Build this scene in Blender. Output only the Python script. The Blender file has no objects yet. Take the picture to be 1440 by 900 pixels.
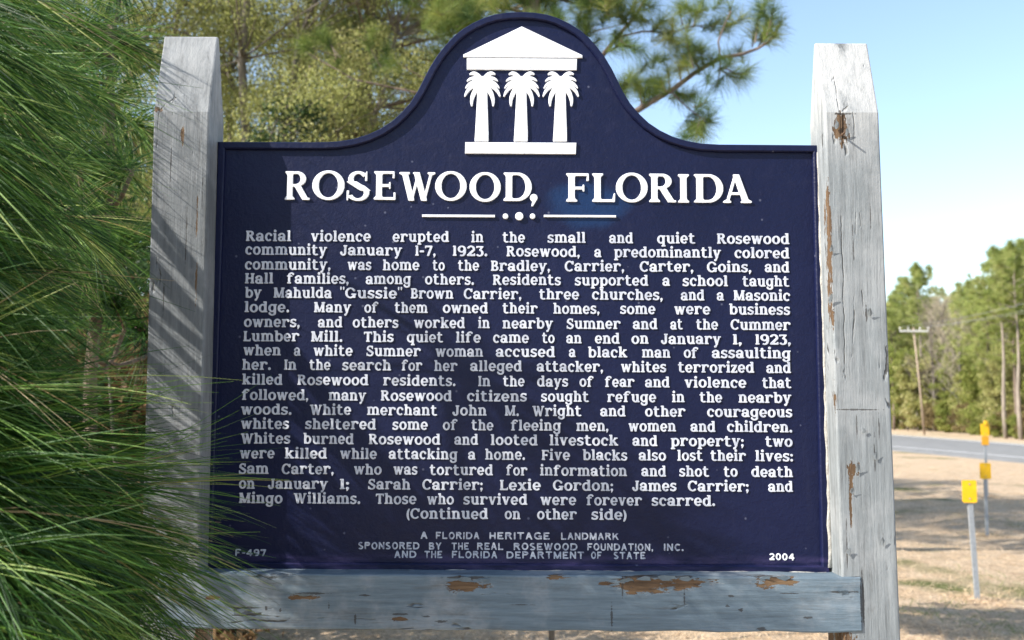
import bpy, math, random
import numpy as np
from mathutils import Vector, Matrix

random.seed(7)
RNG = np.random.default_rng(7)
SC = bpy.context.scene
COL = SC.collection
rad = math.radians

# ------------------------------------------------------------------ camera
F_PX, CX, CY = 1417.0, 720.0, 450.0            # focal length in pixels of a 1440x900 frame
EYE = Vector((0.0, 0.0, 1.5))
PITCH, ROLL = 5.27, 0.33
cam_d = bpy.data.cameras.new('camera')
cam = bpy.data.objects.new('camera', cam_d)
COL.objects.link(cam)
CAM_R = (Matrix.Rotation(rad(90 + PITCH), 3, 'X') @ Matrix.Rotation(rad(ROLL), 3, 'Z'))
cam.matrix_world = Matrix.Translation(EYE) @ CAM_R.to_4x4()
cam_d.sensor_width = 36.0
cam_d.lens = 36.0 * F_PX / 1440.0
cam_d.clip_start, cam_d.clip_end = 0.05, 3000
cam_d.dof.use_dof = True
cam_d.dof.focus_distance = 1.76
cam_d.dof.aperture_fstop = 6.6
SC.camera = cam

# ------------------------------------------------------------------ world, sun, exposure
SUN = Vector((-0.745, -0.32, 0.585)).normalized()
w = bpy.data.worlds.new('World'); SC.world = w; w.use_nodes = True
nt = w.node_tree
sky = nt.nodes.new('ShaderNodeTexSky'); sky.sky_type = 'NISHITA'; sky.sun_disc = False
sky.sun_elevation = math.asin(SUN.z)
sky.sun_rotation = math.atan2(SUN.x, SUN.y) % (2 * math.pi)
sky.altitude = 0; sky.air_density = 1.0; sky.dust_density = 0.5; sky.ozone_density = 0.15
nt.links.new(sky.outputs[0], nt.nodes['Background'].inputs[0])
nt.nodes['Background'].inputs[1].default_value = 0.132
sd = bpy.data.lights.new('sun', 'SUN'); so = bpy.data.objects.new('sun', sd); COL.objects.link(so)
sd.energy = 4.4; sd.angle = rad(0.45); sd.color = (1.0, 0.95, 0.87)
so.rotation_euler = SUN.to_track_quat('Z', 'Y').to_euler()
so.location = (-6, -4, 12)
SC.view_settings.view_transform = 'Standard'
SC.view_settings.look = 'None'
SC.view_settings.gamma = 1
SC.view_settings.exposure = 1.2
SC.cycles.max_bounces = 6
SC.cycles.transparent_max_bounces = 4

# ------------------------------------------------------------------ helpers
def ray(u, v):
    return CAM_R @ Vector(((u - CX) / F_PX, (CY - v) / F_PX, -1.0))

def P(u, v, Y):
    """pixel of the photograph -> point on the upright plane y = Y"""
    d = ray(u, v)
    return EYE + d * ((Y - EYE.y) / d.y)

def G(u, v, z=0.0):
    d = ray(u, v)
    return EYE + d * ((z - EYE.z) / d.z)

def empty(name, loc, label=None, cat=None, group=None, rz=0):
    o = bpy.data.objects.new(name, None); COL.objects.link(o)
    o.location = loc; o.rotation_euler.z = rz; o.empty_display_size = 0.2
    tag(o, label, cat, group)
    return o

def tag(o, label=None, cat=None, group=None, kind=None):
    if label: o['label'] = label
    if cat: o['category'] = cat
    if group: o['group'] = group
    if kind: o['kind'] = kind
    return o

def mesh_obj(name, me, mat, parent=None):
    o = bpy.data.objects.new(name, me); COL.objects.link(o)
    if mat: me.materials.append(mat)
    if parent: o.parent = parent
    return o

def np_mesh(name, V, F, mat=None, parent=None, smooth=False, tint=None):
    """V (n,3); F (m,k) array of one polygon size, or a list of index lists"""
    me = bpy.data.meshes.new(name)
    V = np.asarray(V, dtype=np.float32)
    if isinstance(F, np.ndarray):
        m, k = F.shape
        me.vertices.add(len(V)); me.vertices.foreach_set('co', V.ravel())
        me.loops.add(m * k); me.loops.foreach_set('vertex_index', F.astype(np.int32).ravel())
        me.polygons.add(m)
        me.polygons.foreach_set('loop_start', np.arange(0, m * k, k, dtype=np.int32))
        me.update(calc_edges=True)
    else:
        me.from_pydata([tuple(map(float, v)) for v in V], [], F); me.update()
    if smooth:
        me.polygons.foreach_set('use_smooth', np.ones(len(me.polygons), dtype=bool))
    if tint is not None:
        a = me.attributes.new('tint', 'FLOAT', 'POINT')
        a.data.foreach_set('value', np.asarray(tint, dtype=np.float32))
    return mesh_obj(name, me, mat, parent)

class MB:
    """collects boxes, prisms, tubes; build() links ONE mesh"""
    def __init__(s): s.v = []; s.f = []
    def add(s, V, F):
        b = len(s.v); s.v += [tuple(x) for x in V]; s.f += [[i + b for i in f] for f in F]
    def box(s, x0, y0, z0, x1, y1, z1):
        s.add([(x0,y0,z0),(x1,y0,z0),(x1,y1,z0),(x0,y1,z0),(x0,y0,z1),(x1,y0,z1),(x1,y1,z1),(x0,y1,z1)],
              [[3,2,1,0],[4,5,6,7],[0,1,5,4],[1,2,6,5],[2,3,7,6],[3,0,4,7]])
    def tube(s, pts, rads, n=8, cap=True):
        pts = [Vector(p) for p in pts]; b = len(s.v); prev = None
        for i, p in enumerate(pts):
            t = (pts[min(i+1, len(pts)-1)] - pts[max(i-1, 0)])
            if t.length < 1e-9: t = Vector((0,0,1))
            t.normalize()
            a = Vector((1,0,0)) if abs(t.x) < 0.9 else Vector((0,1,0))
            if prev is not None: a = prev
            u = (a - t * a.dot(t)).normalized(); v = t.cross(u); prev = u
            for k in range(n):
                an = 2*math.pi*k/n
                s.v.append(tuple(p + (u*math.cos(an) + v*math.sin(an))*rads[i]))
        for i in range(len(pts)-1):
            for k in range(n):
                k2 = (k+1) % n
                s.f.append([b+i*n+k, b+i*n+k2, b+(i+1)*n+k2, b+(i+1)*n+k])
        if cap:
            s.f.append([b+k for k in reversed(range(n))])
            s.f.append([b+(len(pts)-1)*n+k for k in range(n)])
    def build(s, name, mat, parent=None, smooth=False, bevel=0):
        o = np_mesh(name, np.array(s.v), s.f, mat, parent, smooth)
        if bevel:
            m = o.modifiers.new('bevel', 'BEVEL'); m.width = bevel; m.segments = 2; m.limit_method = 'ANGLE'
        return o

def copy_thing(root, loc, rz, label=None, scale=1.0):
    r = root.copy(); COL.objects.link(r); r.location = loc; r.rotation_euler.z = rz
    r.scale = (scale,)*3 if not isinstance(scale, tuple) else scale
    if label: r['label'] = label
    for ch in list(root.children):
        c = ch.copy(); COL.objects.link(c); c.parent = r
        for g in list(ch.children):
            d = g.copy(); COL.objects.link(d); d.parent = c
    return r

# ------------------------------------------------------------------ node helpers
class NT:
    def __init__(s, name):
        s.m = bpy.data.materials.new(name); s.m.use_nodes = True
        s.t = s.m.node_tree; s.bsdf = s.t.nodes['Principled BSDF']; s.out = s.t.nodes['Material Output']
        s.tc = s.n('ShaderNodeTexCoord')
    def n(s, k, **kw):
        x = s.t.nodes.new(k)
        for a, b in kw.items(): setattr(x, a, b)
        return x
    def l(s, a, b): s.t.links.new(a, b)
    def val(s, sock, v):
        if hasattr(v, 'is_linked'): s.l(v, sock)
        else: sock.default_value = v
    def math(s, op, a, b=None, c=None, clamp=False):
        x = s.n('ShaderNodeMath', operation=op); x.use_clamp = clamp
        s.val(x.inputs[0], a)
        if b is not None: s.val(x.inputs[1], b)
        if c is not None: s.val(x.inputs[2], c)
        return x.outputs[0]
    def noise(s, vec, scale, detail=4, rough=0.55, dist=0.0):
        x = s.n('ShaderNodeTexNoise'); s.l(vec, x.inputs['Vector'])
        x.inputs['Scale'].default_value = scale; x.inputs['Detail'].default_value = detail
        x.inputs['Roughness'].default_value = rough; x.inputs['Distortion'].default_value = dist
        return x.outputs['Fac']
    def mapping(s, vec, scale=(1,1,1), loc=(0,0,0), rot=(0,0,0)):
        x = s.n('ShaderNodeMapping'); s.l(vec, x.inputs[0])
        x.inputs['Scale'].default_value = scale; x.inputs['Location'].default_value = loc
        x.inputs['Rotation'].default_value = rot
        return x.outputs[0]
    def ramp(s, fac, stops):
        x = s.n('ShaderNodeValToRGB'); s.val(x.inputs[0], fac); e = x.color_ramp.elements
        while len(e) < len(stops): e.new(0.5)
        for i, (p, c) in enumerate(stops):
            e[i].position = p; e[i].color = (*c, 1) if len(c) == 3 else c
        return x.outputs[0]
    def step(s, fac, lo, hi):
        x = s.n('ShaderNodeMapRange'); x.interpolation_type = 'SMOOTHSTEP'
        s.val(x.inputs[0], fac); x.inputs[1].default_value = lo; x.inputs[2].default_value = hi
        return x.outputs[0]
    def mix(s, fac, a, b, mode='MIX'):
        x = s.n('ShaderNodeMix', data_type='RGBA', blend_type=mode)
        s.val(x.inputs[0], fac)
        for q, v in ((6, a), (7, b)):
            if hasattr(v, 'is_linked'): s.l(v, x.inputs[q])
            else: x.inputs[q].default_value = (*v, 1)
        return x.outputs[2]
    def bump(s, h, strength=0.3, dist=0.01, normal=None):
        x = s.n('ShaderNodeBump'); x.inputs['Strength'].default_value = strength
        x.inputs['Distance'].default_value = dist; s.l(h, x.inputs['Height'])
        if normal is not None: s.l(normal, x.inputs['Normal'])
        return x.outputs[0]
    def patch(s, vec, c, r, wob):
        """soft-edged spot: 1 inside an ellipsoid of radii r at c, edge made ragged by wob"""
        a = s.n('ShaderNodeVectorMath', operation='SUBTRACT'); s.l(vec, a.inputs[0]); a.inputs[1].default_value = c
        b = s.n('ShaderNodeVectorMath', operation='DIVIDE'); s.l(a.outputs[0], b.inputs[0]); b.inputs[1].default_value = r
        d = s.n('ShaderNodeVectorMath', operation='LENGTH'); s.l(b.outputs[0], d.inputs[0])
        return s.math('ADD', d.outputs['Value'], wob)
    def set(s, **kw):
        for k, v in kw.items():
            s.val(s.bsdf.inputs[k.replace('_', ' ')], (*v, 1) if isinstance(v, tuple) and len(v) == 3 else v)

def foliage(name, stops, transl=0.3, rough=0.6, spec=0.25):
    n = NT(name)
    at = n.n('ShaderNodeAttribute', attribute_name='tint')
    c = n.ramp(at.outputs['Fac'], stops)
    n.l(c, n.bsdf.inputs['Base Color']); n.set(Roughness=rough, Specular_IOR_Level=spec)
    tr = n.n('ShaderNodeBsdfTranslucent'); n.l(c, tr.inputs[0])
    mx = n.n('ShaderNodeMixShader'); mx.inputs[0].default_value = transl
    n.l(n.bsdf.outputs[0], mx.inputs[1]); n.l(tr.outputs[0], mx.inputs[2]); n.l(mx.outputs[0], n.out.inputs[0])
    return n.m

def bark(name, a, b, scale=6):
    n = NT(name); v = n.mapping(n.tc.outputs['Object'], (1, 1, 0.25))
    f = n.noise(v, scale, 6, 0.65)
    n.l(n.ramp(f, [(0.3, a), (0.7, b)]), n.bsdf.inputs['Base Color'])
    n.l(n.bump(f, 0.8, 0.03), n.bsdf.inputs['Normal']); n.set(Roughness=0.9)
    return n.m

# ================================================================== GROUND, ROAD
def ground_mat():
    n = NT('dry_grass_ground'); o = n.tc.outputs['Object']
    f1 = n.noise(o, 0.35, 5, 0.6); f2 = n.noise(o, 3.5, 6, 0.7); f3 = n.noise(o, 38, 4, 0.7)
    straw = n.ramp(f2, [(0.25, (0.50, 0.345, 0.215)), (0.5, (0.68, 0.51, 0.345)), (0.75, (0.76, 0.61, 0.44))])
    green = n.ramp(f3, [(0.3, (0.07, 0.10, 0.03)), (0.7, (0.20, 0.23, 0.07))])
    c = n.mix(n.step(f1, 0.56, 0.68), straw, green)
    c = n.mix(n.step(f3, 0.62, 0.40), c, n.mix(0.45, c, (0.10, 0.065, 0.035)))
    n.l(c, n.bsdf.inputs['Base Color']); n.set(Roughness=0.95, Specular_IOR_Level=0.1)
    n.l(n.bump(n.math('ADD', f3, f2), 0.9, 0.05), n.bsdf.inputs['Normal'])
    return n.m

def axis(lo, hi, dense_lo, dense_hi, step, coarse):
    a = list(np.arange(dense_lo, dense_hi, step))
    l = dense_lo; q = step
    while l > lo: q *= coarse; l -= q; a.insert(0, l)
    h = a[-1]; q = step
    while h < hi: q *= coarse; h += q; a.append(h)
    return np.array(a)

def gz(x, y):
    """gentle unevenness of the verge, dying out towards the road"""
    x = np.asarray(x, float); y = np.asarray(y, float)
    k = np.clip((15.0 - x) / 5.0, 0, 1) * np.clip((y + 10) / 5, 0, 1)
    return k * (0.05*np.sin(x*0.9 + 1.3*np.sin(y*0.5)) + 0.04*np.sin(y*1.1 + x*0.4) + 0.02*np.sin(x*3.1)*np.sin(y*2.7))

xs = axis(-900, 900, -12, 16, 0.25, 1.35); ys = axis(-600, 1500, -4, 40, 0.25, 1.35)
XX, YY = np.meshgrid(xs, ys)
ZZ = gz(XX, YY)
V = np.stack([XX.ravel(), YY.ravel(), ZZ.ravel()], 1)
nx, ny = len(xs), len(ys)
idx = np.arange(nx*ny).reshape(ny, nx)
Fq = np.stack([idx[:-1,:-1].ravel(), idx[:-1,1:].ravel(), idx[1:,1:].ravel(), idx[1:,:-1].ravel()], 1)
tag(np_mesh('ground', V, Fq, ground_mat(), smooth=True), 'dry tan grass verge around the marker', 'ground', kind='structure')

def road_x(y):          # near edge and far edge of the asphalt, both receding from the camera
    y = np.asarray(y, float)
    return 16.9 - 0.012*(y-33), 25.9 + 0.10*(y-54) - 0.0006*(y-54)**2*np.sign(y-54).clip(0)

def strip(name, fa, fb, z, mat, label, cat, y0=-60, y1=400, n=120, skirt=0.0):
    y = np.linspace(y0, y1, n)
    a = fa(y); b = fb(y)
    cols = [a, b] if not skirt else [a - skirt*4, a, b, b + skirt*4]
    zz = [z, z] if not skirt else [-0.05, z, z, -0.05]
    V = np.concatenate([np.stack([c, y, np.full(n, q)], 1) for c, q in zip(cols, zz)])
    fs = []
    for k in range(len(cols)-1):
        i = np.arange(n-1)
        fs.append(np.stack([i + k*n, i + (k+1)*n, i+1 + (k+1)*n, i+1 + k*n], 1))
    return tag(np_mesh(name, V, np.concatenate(fs), mat), label, cat, kind='structure')

def plain(name, col, var=0.15, scale=8, rough=0.8, bump=0.2, spec=0.3):
    n = NT(name); f = n.noise(n.tc.outputs['Object'], scale, 5, 0.65)
    a = tuple(max(0, c*(1-var)) for c in col); b = tuple(min(1, c*(1+var)) for c in col)
    n.l(n.ramp(f, [(0.3, a), (0.7, b)]), n.bsdf.inputs['Base Color'])
    n.l(n.bump(f, bump, 0.01), n.bsdf.inputs['Normal']); n.set(Roughness=rough, Specular_IOR_Level=spec)
    return n.m

na = lambda y: road_x(y)[0]
fb_ = lambda y: road_x(y)[1]
strip('shoulder', lambda y: fb_(y)+0.05, lambda y: fb_(y)+2.6, 0.055, plain('pale_sand', (0.42, 0.33, 0.22), 0.25, 2.0, 0.95), 'sandy far shoulder of the road', 'shoulder', skirt=0.2)
strip('road', na, fb_, 0.09, plain('old_asphalt', (0.20, 0.195, 0.185), 0.2, 1.2, 0.85), 'grey two-lane asphalt road receding past the marker', 'road', skirt=0.25)
wl = plain('road_paint', (0.72, 0.71, 0.68), 0.08, 5, 0.7)
strip('edge_line', lambda y: fb_(y)-0.75, lambda y: fb_(y)-0.5, 0.096, wl, 'white painted edge line on far side of road', 'road line')
strip('near_edge_line', lambda y: na(y)+0.45, lambda y: na(y)+0.6, 0.096, wl, 'white painted edge line on near side of road', 'road line')

# ================================================================== LETTERING
# glyphs are drawn as strokes on a fine grid, traced to outlines, and cast as raised solid letters
def _A(cx, cy, rx, ry, tx, ty, a0=0, a1=360): return ('A', cx, cy, rx, ry, tx, ty, a0, a1)
def _L(x0, y0, x1, y1, w0, w1=None): return ('L', x0, y0, x1, y1, w0, w0 if w1 is None else w1)
def _B(x0, y0, x1, y1): return ('B', x0, y0, x1, y1)
def _D(x, y, r): return ('D', x, y, r)
def _PG(*p): return ('P', p)

def ser(x, y, S, H, e, up, side='lr', br=0.0):
    """slab serif under (up=True) or on top of a stem centred at x"""
    l = x - S/2 - (e if 'l' in side else 0); r = x + S/2 + (e if 'r' in side else 0)
    o = [_B(l, y, r, y+H) if up else _B(l, y-H, r, y)]
    if br:
        s = 1 if up else -1
        o.append(_PG((l+e*0.25, y+s*H*0.9), (r-e*0.25, y+s*H*0.9), (x+S/2, y+s*(H+br)), (x-S/2, y+s*(H+br))))
    return o

def stem(x, y0, y1, S, H, e, bot='lr', top='', br=0.0):
    o = [_B(x-S/2, y0, x+S/2, y1)]
    if bot: o += ser(x, y0, S, H, e, True, bot, br)
    if top: o += ser(x, y1, S, H, e, False, top, br)
    return o

def lower(c, S=0.275, T=0.17, H=0.15, e=0.13):
    st = lambda x, y0, y1, bot='lr', top='': stem(x, y0, y1, S, H, e, bot, top)
    arch = lambda x: [_A(x+0.29, 0.6, 0.45, 0.43, S, T, 0, 180)]
    if c == 'a': return [_B(.66,0.0,.66+S,.66), _A(.49,.64,.46,.38,S,T,0,165), _A(.42,.29,.42,.31,S,T), _B(.66,0,1.06,H), _D(.14,.72,.13)]
    if c == 'b': return st(.2,0,1.34,'','l')+[_A(.55,.5,.5,.52,S,T)]
    if c == 'c': return [_A(.5,.5,.5,.52,S,T,48,312), _D(.80,.74,.14)]
    if c == 'd': return st(.85,0,1.34,'r','l')+[_A(.5,.5,.5,.52,S,T)]
    if c == 'e': return [_A(.5,.5,.5,.52,S,T,0,318), _B(.12,.40,.98,.40+T*.85)]
    if c == 'f': return st(.35,0,1.02,'lr')+[_A(.66,1.0,.455,.36,S,T,40,180), _B(.03,1-H,.78,1), _D(.9,1.16,.12)]
    if c == 'g': return [_B(.71,-.1,.71+S,1), _B(.71,1-H,1.1,1), _A(.5,.5,.5,.5,S,T), _A(.52,-.1,.48,.32,S,T,185,360), _D(.17,-.13,.12)]
    if c == 'h': return st(.25,0,1.34,'lr','l')+arch(.25)+st(.85,0,.6)
    if c == 'i': return st(.25,0,1.0,'lr','l')+[_D(.25,1.27,.17)]
    if c == 'k': return st(.25,0,1.34,'lr','l')+[_L(.35,.42,.85,.92,T), _L(.5,.6,.92,.08,S), _B(.62,1-H,1.08,1), _B(.66,0,1.16,H)]
    if c == 'l': return st(.25,0,1.34,'lr','l')
    if c == 'm': return st(.25,0,1.0,'lr','l')+arch(.25)+st(.85,0,.6)+arch(.85)+st(1.45,0,.6)
    if c == 'n': return st(.25,0,1.0,'lr','l')+arch(.25)+st(.85,0,.6)
    if c == 'o': return [_A(.52,.5,.52,.52,S,T)]
    if c == 'p': return st(.25,-.36,1.0,'lr','l')+[_A(.6,.5,.5,.52,S,T)]
    if c == 'q': return st(.85,-.36,1.0,'lr','r')+[_A(.5,.5,.5,.52,S,T)]
    if c == 'r': return st(.25,0,1.0,'lr','l')+[_A(.62,.58,.48,.44,S,T,55,180), _D(.86,.80,.15)]
    if c == 's': return [_A(.43,.74,.38,.28,S*.85,T,25,250), _A(.43,.27,.41,.29,S*.85,T,-155,70), _L(.2,.62,.68,.38,S*.85), _B(.02,.03,.02+T,.3), _B(.66,.72,.66+T*.9,.98)]
    if c == 't': return [_B(.33-S/2,.25,.33+S/2,1.26), _B(.02,1-H,.78,1), _A(.62,.28,.435,.3,S,T,180,320)]
    if c == 'u': return st(.25,.4,1.0,'','l')+[_A(.55,.42,.445,.44,S,T,180,360)]+st(.85,0,1.0,'r','l')
    if c == 'v': return [_L(.2,1,.53,0,S), _L(.86,1,.53,0,T), _B(0,1-H,.45,1), _B(.68,1-H,1.06,1)]
    if c == 'w': return [_L(.2,1,.47,0,S), _L(.76,.95,.47,0,T), _L(.74,1,1.02,0,S), _L(1.3,1,1.02,0,T), _B(0,1-H,.42,1), _B(1.12,1-H,1.5,1), _B(.6,1-H,.9,1)]
    if c == 'x': return [_L(.2,1,.88,0,S), _L(.86,1,.22,0,T), _B(0,1-H,.44,1), _B(.66,1-H,1.06,1), _B(0,0,.42,H), _B(.64,0,1.08,H)]
    if c == 'y': return [_L(.2,1,.55,0,S), _L(.9,1,.38,-.34,T), _B(0,1-H,.45,1), _B(.7,1-H,1.1,1), _D(.3,-.27,.14)]
    if c == 'z': return [_B(.05,1-T,.85,1), _B(.05,0,.88,T), _L(.72,.95,.18,.05,S), _B(.05,.72,.05+T*.8,1), _B(.88-T*.8,0,.88,.3)]
    return None

def upper(c, S=0.215, T=0.13, H=0.115, e=0.09, br=0.0, sans=False):
    if sans: H, e, T = T, 0.0, S
    st = lambda x, y0, y1, bot='lr', top='lr': ([_B(x-S/2,y0,x+S/2,y1)] if sans else stem(x,y0,y1,S,H,e,bot,top,br))
    sr = lambda x, y, W, up: ([] if sans else ser(x, y, W, H, e, up, 'lr', br*.6))
    sx = e + S/2
    tick = lambda x, y0, y1: ([] if sans else [_PG((x-T*.85, y0), (x, y0), (x, y1), (x-T*.5, y1))])
    if c == 'A': return [_L(.44,1.0,.80,0,S), _L(.43,1.0,.12,0,T), _B(.24,.28,.7,.28+T)] + sr(.12,0,T*1.2,True) + sr(.80,0,S,True)
    if c == 'B': return st(sx,0,1)+[_B(sx,1-T,.45,1), _B(sx,.5-T/2,.5,.5+T/2), _B(sx,0,.5,T), _A(.42,.745,.33,.255,S,T,-90,90), _A(.46,.265,.36,.265,S,T,-90,90)]
    if c == 'C': return [_A(.5,.5,.5,.52,S,T,42,318), _D(.84,.76,S*.5), _B(.80,.66,.80+T,1.0)] if not sans else [_A(.45,.5,.45,.52,S,T,45,315)]
    if c == 'D': return st(sx,0,1)+[_B(sx,1-T,.48,1), _B(sx,0,.48,T), _A(.46,.5,.5,.5,S,T,-90,90)]
    if c == 'E': return st(sx,0,1)+[_B(sx,1-T,.74,1), _B(sx,.5-T/2,.6,.5+T/2), _B(sx,0,.77,T)] + tick(.74,.76,1) + tick(.78,.26,0) + ([] if sans else [_B(.60-T*.6,.38,.60,.62)])
    if c == 'F': return st(sx,0,1)+[_B(sx,1-T,.76,1), _B(sx,.48-T/2,.62,.48+T/2)] + tick(.77,.74,1) + ([] if sans else [_B(.62-T*.6,.36,.62,.60)])
    if c == 'G': return [_A(.5,.5,.5,.52,S,T,42,318), _B(.98-S,.02,.98,.44)] + ([_B(.55,.34,.98,.34+T)] if sans else [_B(.58,.44-H,1.06,.44), _D(.84,.76,S*.5)])
    if c == 'H': return st(sx,0,1)+st(sx+.58,0,1)+[_B(sx,.5-T/2,sx+.58,.5+T/2)]
    if c == 'I': return st(sx,0,1)
    if c == 'J': return [_B(.42-S/2+.1,.25,.42+S/2+.1,1), _A(.32,.26,.2+S/2,.28,S,T,180,360), _D(.12,.26,S*.6)] + ([] if sans else [_B(.52-S/2-e,1-H,.52+S/2+e,1)])
    if c == 'K': return st(sx,0,1)+[_L(sx+.05,.36,.75,.95,T), _L(.4,.62,.8,.04,S)] + sr(.76,1,T*1.2,False) + sr(.83,0,S,True)
    if c == 'L': return st(sx,0,1)+[_B(sx,0,.76,T)] + ([] if sans else [_PG((.78-T*1.1,0),(.78,0),(.79,.30),(.79-T*.45,.30))])
    if c == 'M': return st(sx,0,1)+st(sx+.82,0,1)+[_L(sx,1,sx+.41,.02,S), _L(sx+.82,1,sx+.41,.02,T)]
    if c == 'N': return st(sx,0,1,'lr','l')+st(sx+.64,0,1,'','lr')+[_L(sx,1,sx+.64,0,S)]
    if c == 'O': return [_A(.55,.5,.55,.52,S*1.04,T)] if not sans else [_A(.45,.5,.45,.52,S,T)]
    if c == 'P': return st(sx,0,1)+[_B(sx,1-T,.45,1), _B(sx,.44,.45,.44+T), _A(.44,.72,.38,.28,S,T,-90,90)]
    if c == 'R': return st(sx,0,1)+[_B(sx,1-T,.45,1), _B(sx,.46,.45,.46+T), _A(.44,.735,.36,.265,S,T,-90,90), _L(.46,.52,.80,0,S)] + ([] if sans else [_B(.72,0,.80+S/2+e*.6,H)])
    if c == 'S': return [_A(.41,.755,.34,.27,S*.85,T,30,255), _A(.41,.27,.38,.29,S*.85,T,-155,75), _L(.18,.66,.68,.34,S*.95)] + ([] if sans else [_PG((.03,.0),(.03+T*.5,0),(.03+T*.9,.34),(.03,.34)), _PG((.72,1.02),(.72-T*.5,1.02),(.72-T*.9,.68),(.72,.68))])
    if c == 'T': return st(.45,0,1,'lr','')+[_B(.02,1-T,.88,1)] + ([] if sans else [_B(.02,.72,.02+T*.8,1), _B(.88-T*.8,.72,.88,1)])
    if c == 'U': return [_B(sx-S/2,.3,sx+S/2,1), _B(sx+.6-S/2,.3,sx+.6+S/2,1), _A(sx+.3,.32,.3+S/2,.34,S,T,180,360)] + sr(sx,1,S,False) + sr(sx+.6,1,S,False)
    if c == 'W': return [_L(.16,1,.42,0,S), _L(.66,.9,.42,0,T), _L(.60,1,.88,0,S), _L(1.14,1,.88,0,T)] + sr(.16,1,S,False) + sr(1.14,1,T*1.2,False) + ([] if sans else [_B(.47,1-H,.72,1)])
    if c == 'Y': return [_L(.15,1,.46,.45,S), _L(.80,1,.46,.45,T)] + st(.46,0,.5,'lr','') + sr(.15,1,S,False) + sr(.80,1,T,False)
    if c == '0': return [_A(.4,.5,.4,.52,S,T)]
    if c == '1': return st(sx,0,1,'lr','l')
    if c == '2': return [_A(.4,.72,.38,.3,S,T,-20,175), _L(.68,.62,.12,.06,S), _B(.03,0,.8,T*1.3), _B(.8-T,0,.8,.26)]
    if c == '3': return [_B(.05,1-T,.72,1), _L(.68,.96,.38,.6,T*1.1), _A(.38,.32,.39,.34,S,T,-150,95), _B(.05,.8,.05+T,1)]
    if c == '4': return [_B(.5,0,.5+S,1), _L(.58,.97,.1,.32,T), _B(.02,.25,.86,.25+T)]
    if c == '7': return [_B(.03,1-T*1.3,.8,1), _L(.74,.95,.36,0,S), _B(.03,.74,.03+T,1)]
    if c == '9': return [_A(.4,.68,.4,.34,S,T), _A(.4,.4,.4,.42,S,T,-120,0), _B(.8-S,.35,.8,.7)]
    if c == ',': return [_D(.16,.10,.13), _L(.22,.08,.10,-.2,.14,.05)]
    if c == '.': return [_D(.16,.12,.14)]
    if c == '-': return [_B(.04,.34,.5,.52)]
    if c == '"': return [_L(.1,1.1,.1,.78,.15,.08), _L(.36,1.1,.36,.78,.15,.08)]
    if c == ';': return [_D(.16,.10,.13), _L(.22,.08,.10,-.2,.14,.05), _D(.16,.58,.13)]
    if c == ':': return [_D(.16,.12,.13), _D(.16,.60,.13)]
    if c == '(': return [_A(.5,.42,.44,.66,.2,.1,112,248)]
    if c == ')': return [_A(.02,.42,.44,.66,.2,.1,-68,68)]
    return None

def raster(prims, res, lo, hi, blur):
    nx = int((hi[0]-lo[0])*res); ny = int((hi[1]-lo[1])*res)
    xs = lo[0] + (np.arange(nx)+.5)/res; ys = lo[1] + (np.arange(ny)+.5)/res
    X, Y = np.meshgrid(xs, ys); M = np.zeros_like(X)
    def poly(pts):
        ins = np.zeros_like(X, bool); n = len(pts)
        for i in range(n):
            x0, y0 = pts[i]; x1, y1 = pts[(i+1) % n]
            if y0 == y1: continue
            c = ((Y < y1) != (Y < y0)) & (X < (x1-x0)*(Y-y0)/(y1-y0)+x0)
            ins ^= c
        return ins
    for p in prims:
        if p[0] == 'B': m = (X > p[1]) & (X < p[3]) & (Y > p[2]) & (Y < p[4])
        elif p[0] == 'D': m = (X-p[1])**2 + (Y-p[2])**2 < p[3]**2
        elif p[0] == 'A':
            _, cx, cy, rx, ry, tx, ty, a0, a1 = p
            m = ((X-cx)/rx)**2 + ((Y-cy)/ry)**2 < 1
            m &= ((X-cx)/max(rx-tx, .01))**2 + ((Y-cy)/max(ry-ty, .01))**2 > 1
            if a1 - a0 < 360:
                a = (np.degrees(np.arctan2((Y-cy)/ry, (X-cx)/rx)) - a0) % 360
                m &= a < (a1-a0)
        elif p[0] == 'L':
            # horizontal cut ends for steep strokes, like drawn letters
            _, x0, y0, x1, y1, w0, w1 = p
            dx, dy = x1-x0, y1-y0; ln = math.hypot(dx, dy)
            if abs(dy) > 0.35*ln:
                k = ln/abs(dy)*.5
                m = poly([(x0-w0*k, y0), (x0+w0*k, y0), (x1+w1*k, y1), (x1-w1*k, y1)])
            else:
                qx, qy = -dy/ln*.5, dx/ln*.5
                m = poly([(x0+qx*w0, y0+qy*w0), (x1+qx*w1, y1+qy*w1), (x1-qx*w1, y1-qy*w1), (x0-qx*w0, y0-qy*w0)])
        elif p[0] == 'P': m = poly(p[1])
        M = np.maximum(M, m)
    k = max(1, int(blur*3)); g = np.exp(-0.5*(np.arange(-k, k+1)/blur)**2); g /= g.sum()
    M = np.apply_along_axis(lambda r: np.convolve(r, g, 'same'), 1, M)
    M = np.apply_along_axis(lambda r: np.convolve(r, g, 'same'), 0, M)
    return xs, ys, M

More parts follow.
